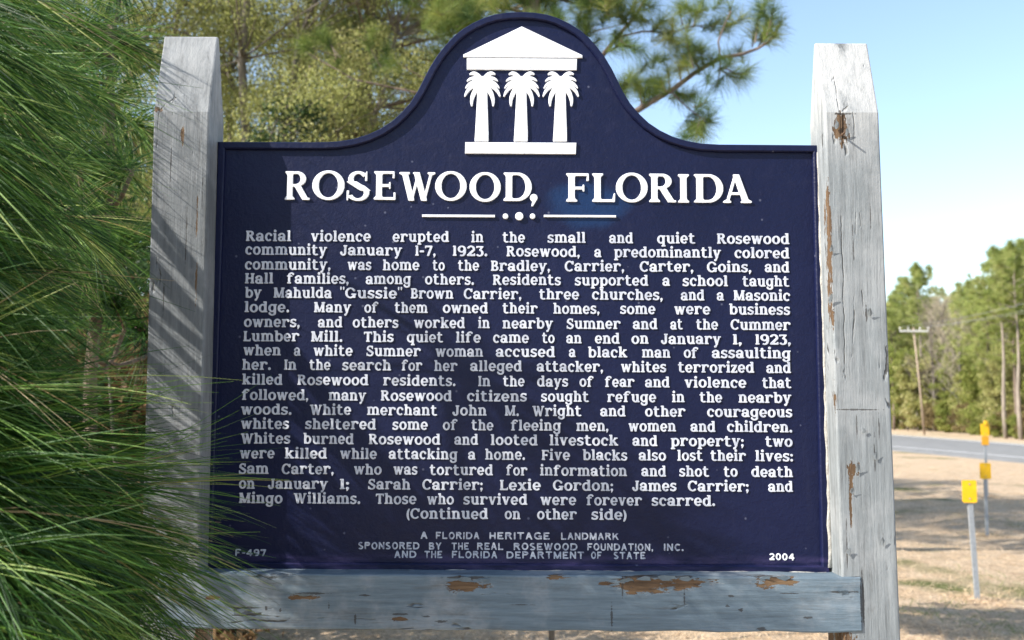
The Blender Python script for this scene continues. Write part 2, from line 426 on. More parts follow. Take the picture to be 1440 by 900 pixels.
def contours(xs, ys, M):
    """marching squares at 0.5 -> closed polylines"""
    B = M > .5
    code = B[:-1,:-1]*1 + B[:-1,1:]*2 + B[1:,1:]*4 + B[1:,:-1]*8
    seg = {}
    tab = {1:[(3,0)],2:[(0,1)],3:[(3,1)],4:[(1,2)],5:[(3,2),(1,0)],6:[(0,2)],7:[(3,2)],8:[(2,3)],9:[(2,0)],10:[(0,3),(2,1)],11:[(2,1)],12:[(1,3)],13:[(1,0)],14:[(0,3)]}
    def edge(j, i, k):
        return [('h', j, i), ('v', j, i+1), ('h', j+1, i), ('v', j, i)][k]
    def pt(e):
        t, j, i = e
        if t == 'h': a, b = M[j, i], M[j, i+1]; q = (.5-a)/(b-a); return (xs[i]+q*(xs[i+1]-xs[i]), ys[j])
        a, b = M[j, i], M[j+1, i]; q = (.5-a)/(b-a); return (xs[i], ys[j]+q*(ys[j+1]-ys[j]))
    for j, i in zip(*np.nonzero((code > 0) & (code < 15))):
        for a, b in tab[int(code[j, i])]:
            seg[edge(j, i, a)] = edge(j, i, b)
    loops = []
    while seg:
        s, n = seg.popitem(); lp = [s]
        while n != s and n in seg:
            lp.append(n); n = seg.pop(n)
        if len(lp) > 7: loops.append([pt(e) for e in lp])
    return loops

def simplify(pts, tol):
    def dp(a):
        if len(a) < 3: return a
        p, q = a[0], a[-1]; d = q-p; L = np.hypot(*d)
        r = a-p
        dist = np.abs(r[:,0]*d[1]-r[:,1]*d[0])/L if L > 1e-9 else np.hypot(r[:,0], r[:,1])
        i = int(dist.argmax())
        if dist[i] < tol: return np.array([p, q])
        return np.concatenate([dp(a[:i+1])[:-1], dp(a[i:])])
    a = np.array(pts); h = len(a)//2
    return np.concatenate([dp(a[:h+1])[:-1], dp(np.concatenate([a[h:], a[:1]]))[:-1]])

def solid(loops, ext, bev):
    """closed outlines -> (verts, faces) of a bevelled raised plate, back at z=0"""
    cu = bpy.data.curves.new('tmp', 'CURVE'); cu.dimensions = '2D'; cu.fill_mode = 'BOTH'
    cu.extrude = ext/2; cu.bevel_depth = bev; cu.bevel_resolution = 1; cu.offset = -bev*0.7
    for lp in loops:
        s = cu.splines.new('POLY'); s.points.add(len(lp)-1); s.use_cyclic_u = True
        for p, q in zip(s.points, lp): p.co = (q[0], q[1], 0, 1)
    ob = bpy.data.objects.new('tmp', cu)
    me = bpy.data.meshes.new_from_object(ob)
    V = np.array([v.co[:] for v in me.vertices]); F = [list(p.vertices) for p in me.polygons]
    bpy.data.objects.remove(ob); bpy.data.curves.remove(cu); bpy.data.meshes.remove(me)
    V[:, 2] += ext/2
    return V, F

_cache = {}
def glyph(style, ch):
    key = (style, ch)
    if key in _cache: return _cache[key]
    if style == 'body':
        pr = lower(ch); k = 1.0
        if pr is None: pr = upper(ch); k = 1.27
        res, blur, unit = 70, 2.4, 1.0
    elif style == 'title':
        pr = upper(ch, .205, .085, .062, .085, .07); k = 1.0; res, blur = 150, 2.0
    else:
        pr = upper(ch, .20, .19, sans=True); k = 1.0; res, blur = 60, 2.0
    xs, ys, M = raster(pr, res, (-.35, -.55), (1.9, 1.6), blur)
    loops = [simplify(l, .006 if style == 'title' else .012) for l in contours(xs, ys, M)]
    V, F = solid([l*k for l in loops], {'title': .10, 'body': .22, 'sans': .2}[style], {'title': .02, 'body': .035, 'sans': .02}[style])
    x0, x1 = V[:,0].min(), V[:,0].max()
    V[:,0] -= x0
    _cache[key] = (V, F, x1-x0)
    return _cache[key]

# ================================================================== THE MARKER
D = 1.755            # panel face
DF = D - 0.058       # front of the posts
ROOT = Vector((0.0, D + 0.012, 0.0))
marker = empty('historical_marker', ROOT, 'dark navy historical marker with raised white inscription, held between two weathered grey wooden posts', 'historical marker')
def loc(v): return Vector(v) - ROOT

# ---------- paint and metal materials
def navy_mat():
    n = NT('navy_enamel'); o = n.tc.outputs['Object']
    f = n.noise(o, 5, 5, 0.6); f2 = n.noise(o, 60, 4, 0.6); f3 = n.noise(o, 180, 3, 0.6)
    c = n.ramp(f, [(0.3, (0.0034, 0.0058, 0.029)), (0.7, (0.0054, 0.0084, 0.038))])
    c = n.mix(n.math('MULTIPLY', n.step(f2, 0.55, 0.75), 0.5), c, (0.010, 0.013, 0.042))
    wob = n.math('MULTIPLY_ADD', n.noise(o, 14, 4, 0.6), 1.1, -0.55)
    # a blot of brighter touch-up paint beside the title, purple fading along the foot
    q = loc(P(826, 288, D))
    blot = n.step(n.patch(o, q, (0.075, 0.1, 0.045), wob), 1.1, 0.55)
    c = n.mix(n.math('MULTIPLY', blot, 0.95), c, (0.006, 0.024, 0.080))
    sep = n.n('ShaderNodeSeparateXYZ'); n.l(o, sep.inputs[0])
    foot = loc(P(727, 786, D)).z
    ft = n.math('MULTIPLY', n.step(sep.outputs[2], foot+0.012, foot-0.004), n.step(n.noise(n.mapping(o, (6, 1, 40)), 1.0, 4, .6), .38, .62))
    c = n.mix(n.math('MULTIPLY', ft, 0.7), c, (0.05, 0.04, 0.11))
    st_ = n.noise(n.mapping(o, (38, 1, 1.6)), 1.0, 5, .65)
    c = n.mix(n.math('MULTIPLY', n.step(st_, .56, .74), .30), c, (0.014, 0.017, 0.045))      # rain streaks
    # fine scratches and dust specks
    scr = n.noise(n.mapping(o, (55, 1, 4), rot=(0, rad(24), 0)), 1.0, 2, .5)
    c = n.mix(n.math('MULTIPLY', n.step(scr, .70, .80), .35), c, (0.05, 0.055, 0.10))
    vo = n.n('ShaderNodeTexVoronoi'); n.l(o, vo.inputs['Vector']); vo.inputs['Scale'].default_value = 26
    c = n.mix(n.math('MULTIPLY', n.step(vo.outputs['Distance'], .075, .03), .5), c, (0.13, 0.14, 0.2))
    n.l(c, n.bsdf.inputs['Base Color'])
    n.l(n.ramp(f2, [(0.3, (.36,)*3), (0.7, (.52,)*3)]), n.bsdf.inputs['Roughness'])
    n.set(Specular_IOR_Level=0.22)
    n.l(n.bump(n.math('MULTIPLY_ADD', f3, .9, f2), 0.40, 0.002), n.bsdf.inputs['Normal'])
    return n.m
NAVY = navy_mat()

def letter_mat():
    n = NT('white_letter_paint'); o = n.tc.outputs['Object']
    f = n.noise(o, 90, 4, .65); g = n.noise(o, 9, 3, .6)
    c = n.ramp(f, [(0.3, (.66, .67, .70)), (0.6, (.80, .81, .83))])
    c = n.mix(n.math('MULTIPLY', n.step(n.math('ADD', f, n.math('MULTIPLY', g, .4)), .86, .98), .8), c, (.20, .21, .30))
    n.l(c, n.bsdf.inputs['Base Color']); n.set(Roughness=0.45)
    n.l(n.bump(f, .2, .001), n.bsdf.inputs['Normal'])
    return n.m
WHITE = letter_mat()
def letter_worn():
    n = NT('worn_letter_paint'); o = n.tc.outputs['Object']
    f = n.noise(o, 150, 4, .65)
    n.l(n.ramp(f, [(0.36, (.16, .17, .25)), (0.52, (.46, .48, .54))]), n.bsdf.inputs['Base Color']); n.set(Roughness=0.5)
    return n.m
WORN = letter_worn()
def letter_body():
    n = NT('dulled_letter_paint'); o = n.tc.outputs['Object']
    f = n.noise(o, 70, 4, .65); g = n.noise(o, 7, 3, .6)
    c = n.ramp(f, [(0.28, (.32, .34, .41)), (0.5, (.50, .52, .58)), (0.7, (.60, .61, .66))])
    c = n.mix(n.math('MULTIPLY', n.step(g, .52, .7), .35), c, (.38, .40, .47))
    n.l(c, n.bsdf.inputs['Base Color']); n.set(Roughness=0.5); n.l(n.bump(f, .25, .001), n.bsdf.inputs['Normal'])
    return n.m
DULL = letter_body()

def timber_mat(name, patches, along, base=(0.33, 0.385, 0.43), wear=0.5, bleach_z=None, bleach=.8, cracks=.54):
    """weathered grey-blue paint on timber; along = axis of the grain; patches = (centre, radii, depth) where paint is gone, or dark cracks and painted edge shadows"""
    n = NT(name); o = n.tc.outputs['Object']
    sc = [1.0, 1.0, 1.0]; sc['xyz'.index(along)] = 0.06
    gr = n.mapping(o, tuple(sc))
    f = n.noise(gr, 85, 6, .75); f2 = n.noise(n.mapping(o, tuple(.22 if k < 1 else 1 for k in sc)), 30, 5, .7, 0.5); f3 = n.noise(o, 7, 5, .65); fz = n.noise(o, 160, 4, .7)
    lo = tuple(x*.66 for x in base); hi = tuple(min(.9, x*1.3+.02) for x in base)
    c = n.ramp(f, [(.30, lo), (.50, base), (.72, hi)])
    c = n.mix(n.math('MULTIPLY', n.step(f3, .46, .66), .55), c, tuple(min(.8, .55*b+.22) for b in base))   # bleached areas
    g2 = n.noise(gr, 160, 3, .7)
    c = n.mix(n.math('MULTIPLY', n.step(g2, .58, .70), .4), c, (.10, .10, .098))        # raised grain showing grey
    c = n.mix(n.math('MULTIPLY', n.step(f2, .55, .70), wear), c, (.085, .085, .083))                       # grey mildew stains
    # crazed paint: thin cracks along the grain with a few across it
    cs = [48.0, 48.0, 48.0]; cs['xyz'.index(along)] = 2.6
    vo = n.n('ShaderNodeTexVoronoi', feature='DISTANCE_TO_EDGE'); vo.inputs['Scale'].default_value = 1.0
    jig = n.n('ShaderNodeVectorMath', operation='MULTIPLY_ADD'); 
    nz = n.n('ShaderNodeTexNoise'); n.l(o, nz.inputs['Vector']); nz.inputs['Scale'].default_value = 26; nz.inputs['Detail'].default_value = 4
    n.l(nz.outputs['Color'], jig.inputs[0]); jig.inputs[1].default_value = (.35, .35, .35); n.l(n.mapping(o, tuple(cs)), jig.inputs[2])
    n.l(jig.outputs[0], vo.inputs['Vector'])
    where = n.step(n.noise(n.mapping(o, tuple(.35 if k < 1 else 1 for k in sc)), 17, 4, .7), cracks, cracks+.07)
    crack = n.math('MULTIPLY', n.step(vo.outputs['Distance'], .045, .012), where)
    lift = n.math('MULTIPLY', n.step(vo.outputs['Distance'], .09, .03), where)
    c = n.mix(n.math('MULTIPLY', lift, .4), c, tuple(min(.8, b*1.7+.05) for b in base))  # paler beside cracks: highlight on peeled paint, put into the colour
    c = n.mix(n.math('MULTIPLY', crack, .85), c, (.035, .03, .025))
    wob = n.math('ADD', n.math('MULTIPLY_ADD', n.noise(n.mapping(o, tuple(.25 if k < 1 else 1 for k in sc)), 95, 5, .75), 3.2, -1.6), n.math('ADD', n.math('MULTIPLY_ADD', n.noise(o, 40, 4, .7), 1.6, -.8), n.math('MULTIPLY_ADD', n.noise(n.mapping(o, tuple(.2 if k < 1 else 1 for k in sc)), 260, 3, .7), 2.2, -1.1)))
    dark = None
    chips = None; halo = None
    for cc, r, dk in patches:
        if dk == 0:
            q = n.step(n.patch(o, cc, r, wob), 1.0, .8); dark = q if dark is None else n.math('MAXIMUM', dark, q); continue
        d = n.patch(o, cc, r, wob)
        m = n.step(d, 1.0, .93); h = n.step(d, 1.3, 1.0)
        chips = m if chips is None else n.math('MAXIMUM', chips, m)
        halo = h if halo is None else n.math('MAXIMUM', halo, h)
    small = n.math('MULTIPLY', n.step(n.noise(n.mapping(o, tuple(3 if k < 1 else 9 for k in sc)), 6.0, 5, .75), .745, .76), 1.0)
    chips = small if chips is None else n.math('MAXIMUM', chips, small)
    wood = n.ramp(f, [(.25, (.022, .015, .010)), (.48, (.105, .064, .036)), (.62, (.17, .108, .060)), (.8, (.30, .20, .12))])
    if halo is not None: c = n.mix(n.math('MULTIPLY', halo, .22), c, (.42, .41, .39))
    if bleach_z is not None:
        sp = n.n('ShaderNodeSeparateXYZ'); n.l(o, sp.inputs[0])
        bl = n.math('MULTIPLY', n.step(n.math('MULTIPLY_ADD', f3, .10, sp.outputs[2]), bleach_z-.03, bleach_z+.09), n.step(f2, .72, .45))
        c = n.mix(n.math('MULTIPLY', bl, bleach), c, (.46, .46, .45))
    c = n.mix(chips, c, wood)
    if dark is not None: c = n.mix(n.math('MULTIPLY', dark, .74), c, (.032, .026, .022))
    n.l(c, n.bsdf.inputs['Base Color']); n.set(Roughness=.75, Specular_IOR_Level=.25)
    h = n.math('SUBTRACT', n.math('MULTIPLY_ADD', f, .45, n.math('MULTIPLY_ADD', fz, .12, n.math('MULTIPLY', lift, -.12))), n.math('MULTIPLY_ADD', chips, 1.1, n.math('MULTIPLY', crack, .8)))
    n.l(n.bump(h, .9, .004), n.bsdf.inputs['Normal'])
    return n.m

# ---------- panel outline, symmetric about its own centre line
HALF = [(0,18.5),(18,19.3),(36,22),(52,27),(68,34.5),(82,43),(94,53),(106,66),(117,80),(128,98),(136,114),(144,130),(154,146),(166,160),(180,173),(196,183.5),(214,192),(234,198),(255,201.5),(280,202.8),(420,203)]
top = []
for hw, y in HALF:
    a = P(732.5 - hw, y, D); b = P(732.5 + hw, y, D)
    top.append(((b.x-a.x)/2, (a.z+b.z)/2))
pcx = (P(305, 203, D).x + P(1150, 205, D).x + P(291, 800, D).x + P(1167, 803, D).x)/4
hwid = (P(1150, 205, D).x - P(305, 203, D).x + P(1167, 803, D).x - P(291, 800, D).x)/4
zbot = P(727, 803, D).z
top[-1] = (hwid, top[-1][1])
acx = P(733, 110, D).x
out = [(acx + (pcx-acx)*min(1, x/hwid) - x if x < hwid else pcx - hwid, z) for x, z in reversed(top)]
out += [(acx + (pcx-acx)*min(1, x/hwid) + x if x < hwid else pcx + hwid, z) for x, z in top[1:]]
# left-top ... arch ... right-top, then down to the foot; subdivide the straight foot and sides
out += [(pcx + hwid, zbot), (pcx - hwid, zbot)]
OUT = np.array(out)                       # clockwise seen from the front
def inset(poly, d):
    n = len(poly); r = []
    for i in range(n):
        p0, p1, p2 = poly[i-1], poly[i], poly[(i+1) % n]
        e1 = (p1-p0)/np.linalg.norm(p1-p0); e2 = (p2-p1)/np.linalg.norm(p2-p1)
        n1 = np.array([e1[1], -e1[0]]); n2 = np.array([e2[1], -e2[0]])
        m = (n1+n2); m /= np.linalg.norm(m); k = d/max(.3, m.dot(n1))
        r.append(p1 + m*k)
    return np.array(r)

N = len(OUT)
mb = MB()
core = inset(OUT, 0.004)
fr = [loc((x, D, z)) for x, z in core]; bk = [loc((x, D+0.028, z)) for x, z in core]
mb.add(fr + bk, [list(reversed(range(N)))] + [list(range(N, 2*N))] + [[i, (i+1) % N, N+(i+1) % N, N+i] for i in range(N)])
panel = mb.build('panel', NAVY, marker)
mb = MB()
prof = [(0.0, 0.030), (0.0, -0.0055), (0.0015, -0.0075), (0.0105, -0.0075), (0.0125, -0.0055), (0.0135, 0.0015)]
rings = [[loc((x, D + dy, z)) for x, z in inset(OUT, ins)] for ins, dy in prof]
Vb = [p for r in rings for p in r]
Fb = [[k*N+i, (k+1)*N+i, (k+1)*N+(i+1) % N, k*N+(i+1) % N] for k in range(len(prof)-1) for i in range(N)]
mb.add(Vb, Fb)
mb.build('raised_border', NAVY, panel)

# ---------- writing on the panel
def px_len(v):       # metres per photo pixel at the panel, near row v
    return (P(727, v-5, D) - P(727, v+5, D)).length/10

def write_line(name, style, words, yl, yr, xl, xr, h, mat, thick):
    """words: (text, x0, x1) in photo pixels; baseline from (xl,yl) to (xr,yr); h = size unit in photo pixels"""
    VV, FF, b = [], [], 0
    for txt, x0, x1 in words:
        ls = {'body': .10, 'title': .0, 'sans': .20}[style]
        gs = [glyph(style, c) for c in txt]
        tot = sum(g[2] for g in gs) + ls*(len(gs)-1)
        y0 = yl + (yr-yl)*(x0-xl)/(xr-xl); y1 = yl + (yr-yl)*(x1-xl)/(xr-xl)
        A = P(x0, y0, D); Bp = P(x1, y1, D)
        ux = (Bp-A)/tot; hh = h*px_len((y0+y1)/2)
        rt = (Bp-A).normalized(); up = Vector((-rt.z, 0, rt.x))*hh
        pos = 0
        for Vg, Fg, wd in gs:
            jit = random.uniform(-.02, .02)
            base = A + ux*pos - ROOT
            W = np.outer(Vg[:,0], np.array(ux)) + np.outer(Vg[:,1] + jit, np.array(up)) + np.outer(Vg[:,2]*thick, np.array((0,-1,0))) + np.array(base)
            VV.append(W); FF += [[i+b for i in f] for f in Fg]; b += len(Vg)
            pos += wd + ls
    V = np.concatenate(VV)
    return np_mesh(name, V, FF, mat, panel)

R = 1404
BODY = [
 ((338.9,343.6), 'Racial,55,288 violence,385,692 erupted,798,1088 in,1196,1262 the,1354,1472 small,1582,1779 and,1894,2019 quiet,2137,2334 Rosewood,2440,2810'),
 ((358.2,363.6), 'community,52,470 January,532,850 1-7;,912,1020 1923.,1102,1282 Rosewood;,1374,1749 a,1819,1859 predominantly,1919,2464 colored,2529,2810'),
 ((379,383.3), 'community;,50,488 was,570,695 home,748,938 to,1000,1066 the,1128,1240 Bradley;,1295,1599 Carrier;,1669,1974 Carter;,2049,2324 Goins;,2389,2617 and,2682,2810'),
 ((398.6,403.3), 'Hall,50,198 families;,262,580 among,662,895 others.,962,1214 Residents,1305,1654 supported,1720,2096 a,2164,2206 school,2266,2499 taught,2569,2810'),
 ((418.6,423.3), 'by,50,138 Mahulda,195,495 "Gussie",532,850 Brown,890,1110 Carrier;,1158,1454 three,1539,1746 churches;,1807,2169 and,2257,2380 a,2439,2479 Masonic,2524,2814'),
 ((438.9,443), 'lodge.,48,278 Many,400,592 of,655,730 them,808,980 owned,1052,1285 their,1354,1536 homes;,1611,1849 some,1950,2132 were,2224,2410 business,2502,2814'),
 ((459.7,464.4), 'owners;,45,332 and,420,548 others,596,832 worked,906,1168 in,1230,1294 nearby,1354,1614 Sumner,1679,1956 and,2014,2142 at,2204,2270 the,2334,2449 Cummer,2509,2816'),
 ((479.7,485), 'Lumber,42,330 Mill.,385,548 This,652,808 quiet,870,1058 life,1118,1248 came,1306,1492 to,1554,1622 an,1677,1759 end,1822,1951 on,2007,2098 January,2156,2464 1;,2520,2569 1923;,2634,2817'),
 ((499.7,504.3), 'when,42,236 a,298,336 white,398,600 Sumner,666,945 woman,1015,1260 accused,1320,1624 a,1690,1729 black,1787,1990 man,2060,2208 of,2272,2349 assaulting,2414,2817'),
 ((519.8,524.8), 'her.,36,185 In,248,315 the,376,488 search,543,795 for,843,952 her,1008,1130 alleged,1190,1457 attacker;,1527,1867 whites,1954,2187 terrorized,2242,2632 and,2690,2818'),
 ((540.8,546), 'killed,36,244 Rosewood,316,680 residents.,750,1120 In,1230,1297 the,1356,1470 days,1529,1691 of,1744,1819 fear,1872,2026 and,2076,2204 violence,2276,2592 that,2669,2820'),
 ((562.5,566.7), 'followed;,34,375 many,473,668 Rosewood,738,1102 citizens,1174,1482 sought,1549,1796 refuge,1884,2136 in,2212,2280 the,2352,2470 nearby,2549,2820'),
 ((582.8,586.9), 'woods.,30,290 White,378,592 merchant,668,1028 John,1100,1278 M.,1365,1441 Wright,1504,1758 and,1849,1981 other,2076,2284 courageous,2390,2825'),
 ((602.8,608), 'whites,30,278 sheltered,355,718 some,797,980 of,1052,1130 the,1196,1312 fleeing,1395,1654 men;,1727,1894 women,1992,2236 and,2306,2436 children.,2491,2824'),
 ((623.6,628.3), 'Whites,28,284 burned,346,605 Rosewood,677,1044 and,1110,1235 looted,1294,1536 livestock,1592,1944 and,2012,2142 property:,2206,2579 two,2684,2826'),
 ((644.4,648.8), 'were,24,204 killed,252,470 while,532,722 attacking,778,1130 a,1180,1222 home.,1266,1472 Five,1552,1700 blacks,1760,1990 also,2044,2186 lost,2239,2372 their,2407,2590 lives=,2634,2828'),
 ((666.1,671), 'Sam,20,174 Carter;,236,504 who,602,746 was,802,928 tortured,985,1310 for,1372,1484 information,1544,1988 and,2057,2186 shot,2249,2404 to,2474,2548 death,2614,2828'),
 ((687,691.7), 'on,20,104 January,166,474 1:,530,582 Sarah,674,892 Carrier:,948,1258 Lexie,1340,1552 Gordon:,1609,1918 James,2010,2239 Carrier:,2292,2604 and,2699,2828'),
 ((707.4,712.2), 'Mingo,20,244 Williams.,296,638 Those,712,922 who,972,1112 survived,1156,1484 were,1546,1731 forever,1778,2064 scarred.,2109,2434'),
 ((728,732.4), '(Continued,868,1285 on,1365,1449 other,1529,1734 side),1804,1986'),
]
for (yl, yr), s in BODY:
    ws = []
    for t in s.split(' '):
        wtxt, a, b = t.split(',')
        wtxt = wtxt.replace(':', '\1').replace(';', ',').replace('\1', ';').replace('=', ':')
        ws.append((wtxt, 330 + int(a)/3.6 + .6, 330 + int(b)/3.6 - .6))
    write_line('inscription_line', 'body', ws, yl, yr, 340, 1112, 11.4, DULL, .0072)

q = 1440/340.0
T1 = [('R',45,195),('O',208,400),('S',412,555),('E',575,705),('W',725,940),('O',940,1127),('O',1145,1330),('D',1347,1515),(',',1505,1550),
      ('F',1720,1855),('L',1875,2012),('O',2017,2205),('R',2215,2375),('I',2387,2452),('D',2482,2655),('A',2655,2825)]
write_line('title_lettering', 'title', [(c, 390+a/q, 390+b/q) for c, a, b in T1], 281.0, 285.3, 400, 1057, 40.0, WHITE, .026)
s57 = 1440/250.0
def foot(words, yl, yr): write_line('footer_line', 'sans', [(t, 490+a/s57, 490+b/s57) for t, a, b in words], yl, yr, 490, 980, 10.0, WORN, .005)
foot([('A',585,640),('FLORIDA',708,1060),('HERITAGE',1142,1630),('LANDMARK',1722,2188)], 757.2, 760.0)
foot([('SPONSORED',80,575),('BY',652,752),('THE',835,975),('REAL',1042,1255),('ROSEWOOD',1338,1855),('FOUNDATION,',1935,2468),('INC.',2555,2715)], 772.0, 774.8)
foot([('AND',372,550),('THE',615,760),('FLORIDA',838,1205),('DEPARTMENT',1280,1908),('OF',1965,2050),('STATE',2148,2405)], 784.0, 786.6)
write_line('plate_number', 'sans', [('F-497', 331, 374)], 781.5, 782, 330, 375, 9.5, WORN, .006)
write_line('plate_year', 'sans', [('2004', 1082, 1117)], 787.5, 788, 1080, 1120, 9.5, WHITE, .006)

def plate(name, loops_px, ext, bev, mat=WHITE):
    """outlines given in photo pixels -> raised plate on the panel face"""
    L = []
    for lp in loops_px:
        L.append(np.array([(P(u, v, D).x, P(u, v, D).z) for u, v in lp]))
    V, F = solid(L, ext, bev)
    W = np.stack([V[:,0], D - V[:,2], V[:,1]], 1) - np.array(ROOT)
    return np_mesh(name, W, F, mat, panel)
def rect(x0, y0, x1, y1): return [(x0,y1),(x1,y1+.0058*(x1-x0)),(x1,y0+.0058*(x1-x0)),(x0,y0)]
plate('divider_rule', [rect(594,302.3,696,305.4)], .003, .0008)
plate('divider_rule', [rect(765,302.8,866,305.6)], .003, .0008)
for cx_, r_ in ((711, 3.6), (730.3, 5.5), (749, 3.6)):
    plate('divider_dot', [[(cx_ + r_*math.cos(-a), 304.6 + r_*math.sin(-a)) for a in np.linspace(0, 2*math.pi, 18)[:-1]]], .003, .0012)
e = lambda x, y: (640 + x/4.615, 30 + y/4.615)
plate('pediment', [[e(55,236), e(825,240), e(825,224), e(433,38), e(55,220)]], .0026, .001)
plate('entablature', [[e(78,316), e(788,320), e(790,248), e(78,243)]], .0026, .001)
plate('plinth', [[e(66,860), e(782,864), e(786,792), e(68,788)]], .0026, .001)
def palm_loops(ox):
    pr = [_PG((.150+ox,-.40), (.207+ox,-.40), (.218+ox,-.782), (.128+ox,-.782))]
    c = (.178+ox, -.405)
    pr.append(_D(c[0], c[1]-.0, .044))
    for sx in (-1, 1):
        for (tx, ty, mx, my, wd) in ((.090,.056,.046,.088,.033), (.108,.012,.066,.058,.026), (.118,-.034,.082,.026,.026), (.124,-.088,.098,-.010,.028), (.074,-.150,.088,-.066,.032)):
            p0 = np.array(c); p1 = p0 + np.array([sx*mx*.93, my]); p2 = p0 + np.array([sx*tx*.93, ty])
            ts = np.linspace(0, 1, 9); pts = [(1-t)**2*p0 + 2*t*(1-t)*p1 + t*t*p2 for t in ts]
            L_, R_ = [], []
            for i, p in enumerate(pts):
                d = pts[min(i+1, 8)] - pts[max(i-1, 0)]; d = d/np.linalg.norm(d); nn = np.array([-d[1], d[0]])
                wv = wd*.5*(1 - .75*ts[i]**2.5)
                L_.append(tuple(p + nn*wv)); R_.append(tuple(p - nn*wv))
            pr.append(_PG(*(L_ + R_[::-1])))
    xs_, ys_, M_ = raster(pr, 640, (.0+ox, -.82), (.36+ox, -.29), 1.6)
    return [[e(x*1000, -y*1000) for x, y in simplify(l, .0012)] for l in contours(xs_, ys_, M_)]
for k in range(3):
    plate('palm_tree_relief', palm_loops(.254*k), .0026, .0009)

# ---------- posts and rail
def post(uvtl, uvtr, uvbl, uvbr, ridge_v, chips, base, bleach=.8, cracks=.54):
    tl, tr, bl, br = P(*uvtl, DF), P(*uvtr, DF), P(*uvbl, DF), P(*uvbr, DF)
    wd = ((tr.x-tl.x)+(br.x-bl.x))/2
    ct = (tl.x+tr.x)/2; cb = (bl.x+br.x)/2; zt = (tl.z+tr.z)/2; zb = (bl.z+br.z)/2
    lean = (ct-cb)/(zt-zb)
    xc = lambda z: ct + lean*(z-zt)
    dp = 0.089; zr = P((uvtl[0]+uvtr[0])/2, ridge_v, DF + dp/2).z
    mb = MB(); Vv = []
    zs = [-0.3, 0.5, 1.0, 1.4, 1.8, zt]
    prof = []
    for z in zs:
        x = xc(z)
        Vv += [loc((x-wd/2, DF, z)), loc((x+wd/2, DF, z)), loc((x+wd/2, DF+dp, z)), loc((x-wd/2, DF+dp, z))]
    n = len(zs); F = []
    for i in range(n-1):
        for k in range(4):
            F.append([i*4+k, i*4+(k+1) % 4, (i+1)*4+(k+1) % 4, (i+1)*4+k])
    F.append([3,2,1,0])
    x = xc(zr); t = (n-1)*4; b = len(Vv)
    Vv += [loc((x-wd/2, DF+dp/2-.004, zr)), loc((x+wd/2, DF+dp/2-.004, zr)), loc((x+wd/2, DF+dp/2+.004, zr)), loc((x-wd/2, DF+dp/2+.004, zr))]
    F += [[t, t+1, b+1, b], [b, b+1, b+2, b+3], [t+2, t+3, b+3, b+2], [t+1, t+2, b+2, b+1], [t+3, t, b, b+3]]
    mb.add(Vv, F)
    m = timber_mat('painted_post_timber', chips, 'z', base, .62, loc((0, 0, zt)).z, bleach, cracks)
    return mb.build('post', m, marker, bevel=.003)

def crk_and_edge_shade(u, v, ru, rv): return chip(u, v, ru, rv, DF, .02, 0)  # thin dark marks: cracks and specks, also painted shadows of chip edges
def chip(u, v, ru, rv, Y=DF, ry=0.02, dk=1):
    k = px_len(v)*Y/D
    return (tuple(loc(P(u, v, Y))), (ru*k, ry, rv*k), dk)

LCH = [chip(257, 186, 2.6, 12), chip(277, 305, 1.2, 26), chip(276, 395, 1.2, 30), chip(290, 890, 8, 40, DF+.04, .06), chip(219, 153, 6, 3), crk_and_edge_shade(240, 240, .8, 30), crk_and_edge_shade(262, 330, .8, 40), crk_and_edge_shade(285, 262, .8, 26), crk_and_edge_shade(230, 420, .8, 34), crk_and_edge_shade(250, 100, .8, 30)]
RCH = [chip(1182, 181, 9, 17), chip(1184, 200, 3, 12), chip(1166, 300, 2.4, 40), chip(1166.5, 380, 3.4, 70), chip(1168, 440, 4, 26), chip(1172, 560, 3, 22), chip(1171, 655, 2.4, 40),
       chip(1201, 660, 7, 10), chip(1197, 680, 3, 22), chip(1196, 705, 1.6, 30), chip(1180, 895, 10, 30, DF+.04, .06), crk_and_edge_shade(1212, 576, 34, 1.0), crk_and_edge_shade(1205, 604, .9, 16), crk_and_edge_shade(1230, 640, .9, 22), crk_and_edge_shade(1191, 770, .9, 30), crk_and_edge_shade(1242, 755, .9, 22), crk_and_edge_shade(1224, 300, .9, 24), crk_and_edge_shade(1200, 345, 1, 34), crk_and_edge_shade(1218, 440, 1.6, 12), crk_and_edge_shade(1212, 810, .9, 16), crk_and_edge_shade(1214, 848, 1.6, 36), crk_and_edge_shade(1187, 160, 16, 1.2), crk_and_edge_shade(1236, 600, 1, 20)]
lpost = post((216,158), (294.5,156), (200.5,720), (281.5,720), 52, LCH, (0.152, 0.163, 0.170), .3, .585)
rpost = post((1160,159), (1236,157), (1184.5,820), (1263.5,820), 61.5, RCH, (0.205, 0.222, 0.230), .8, .545)
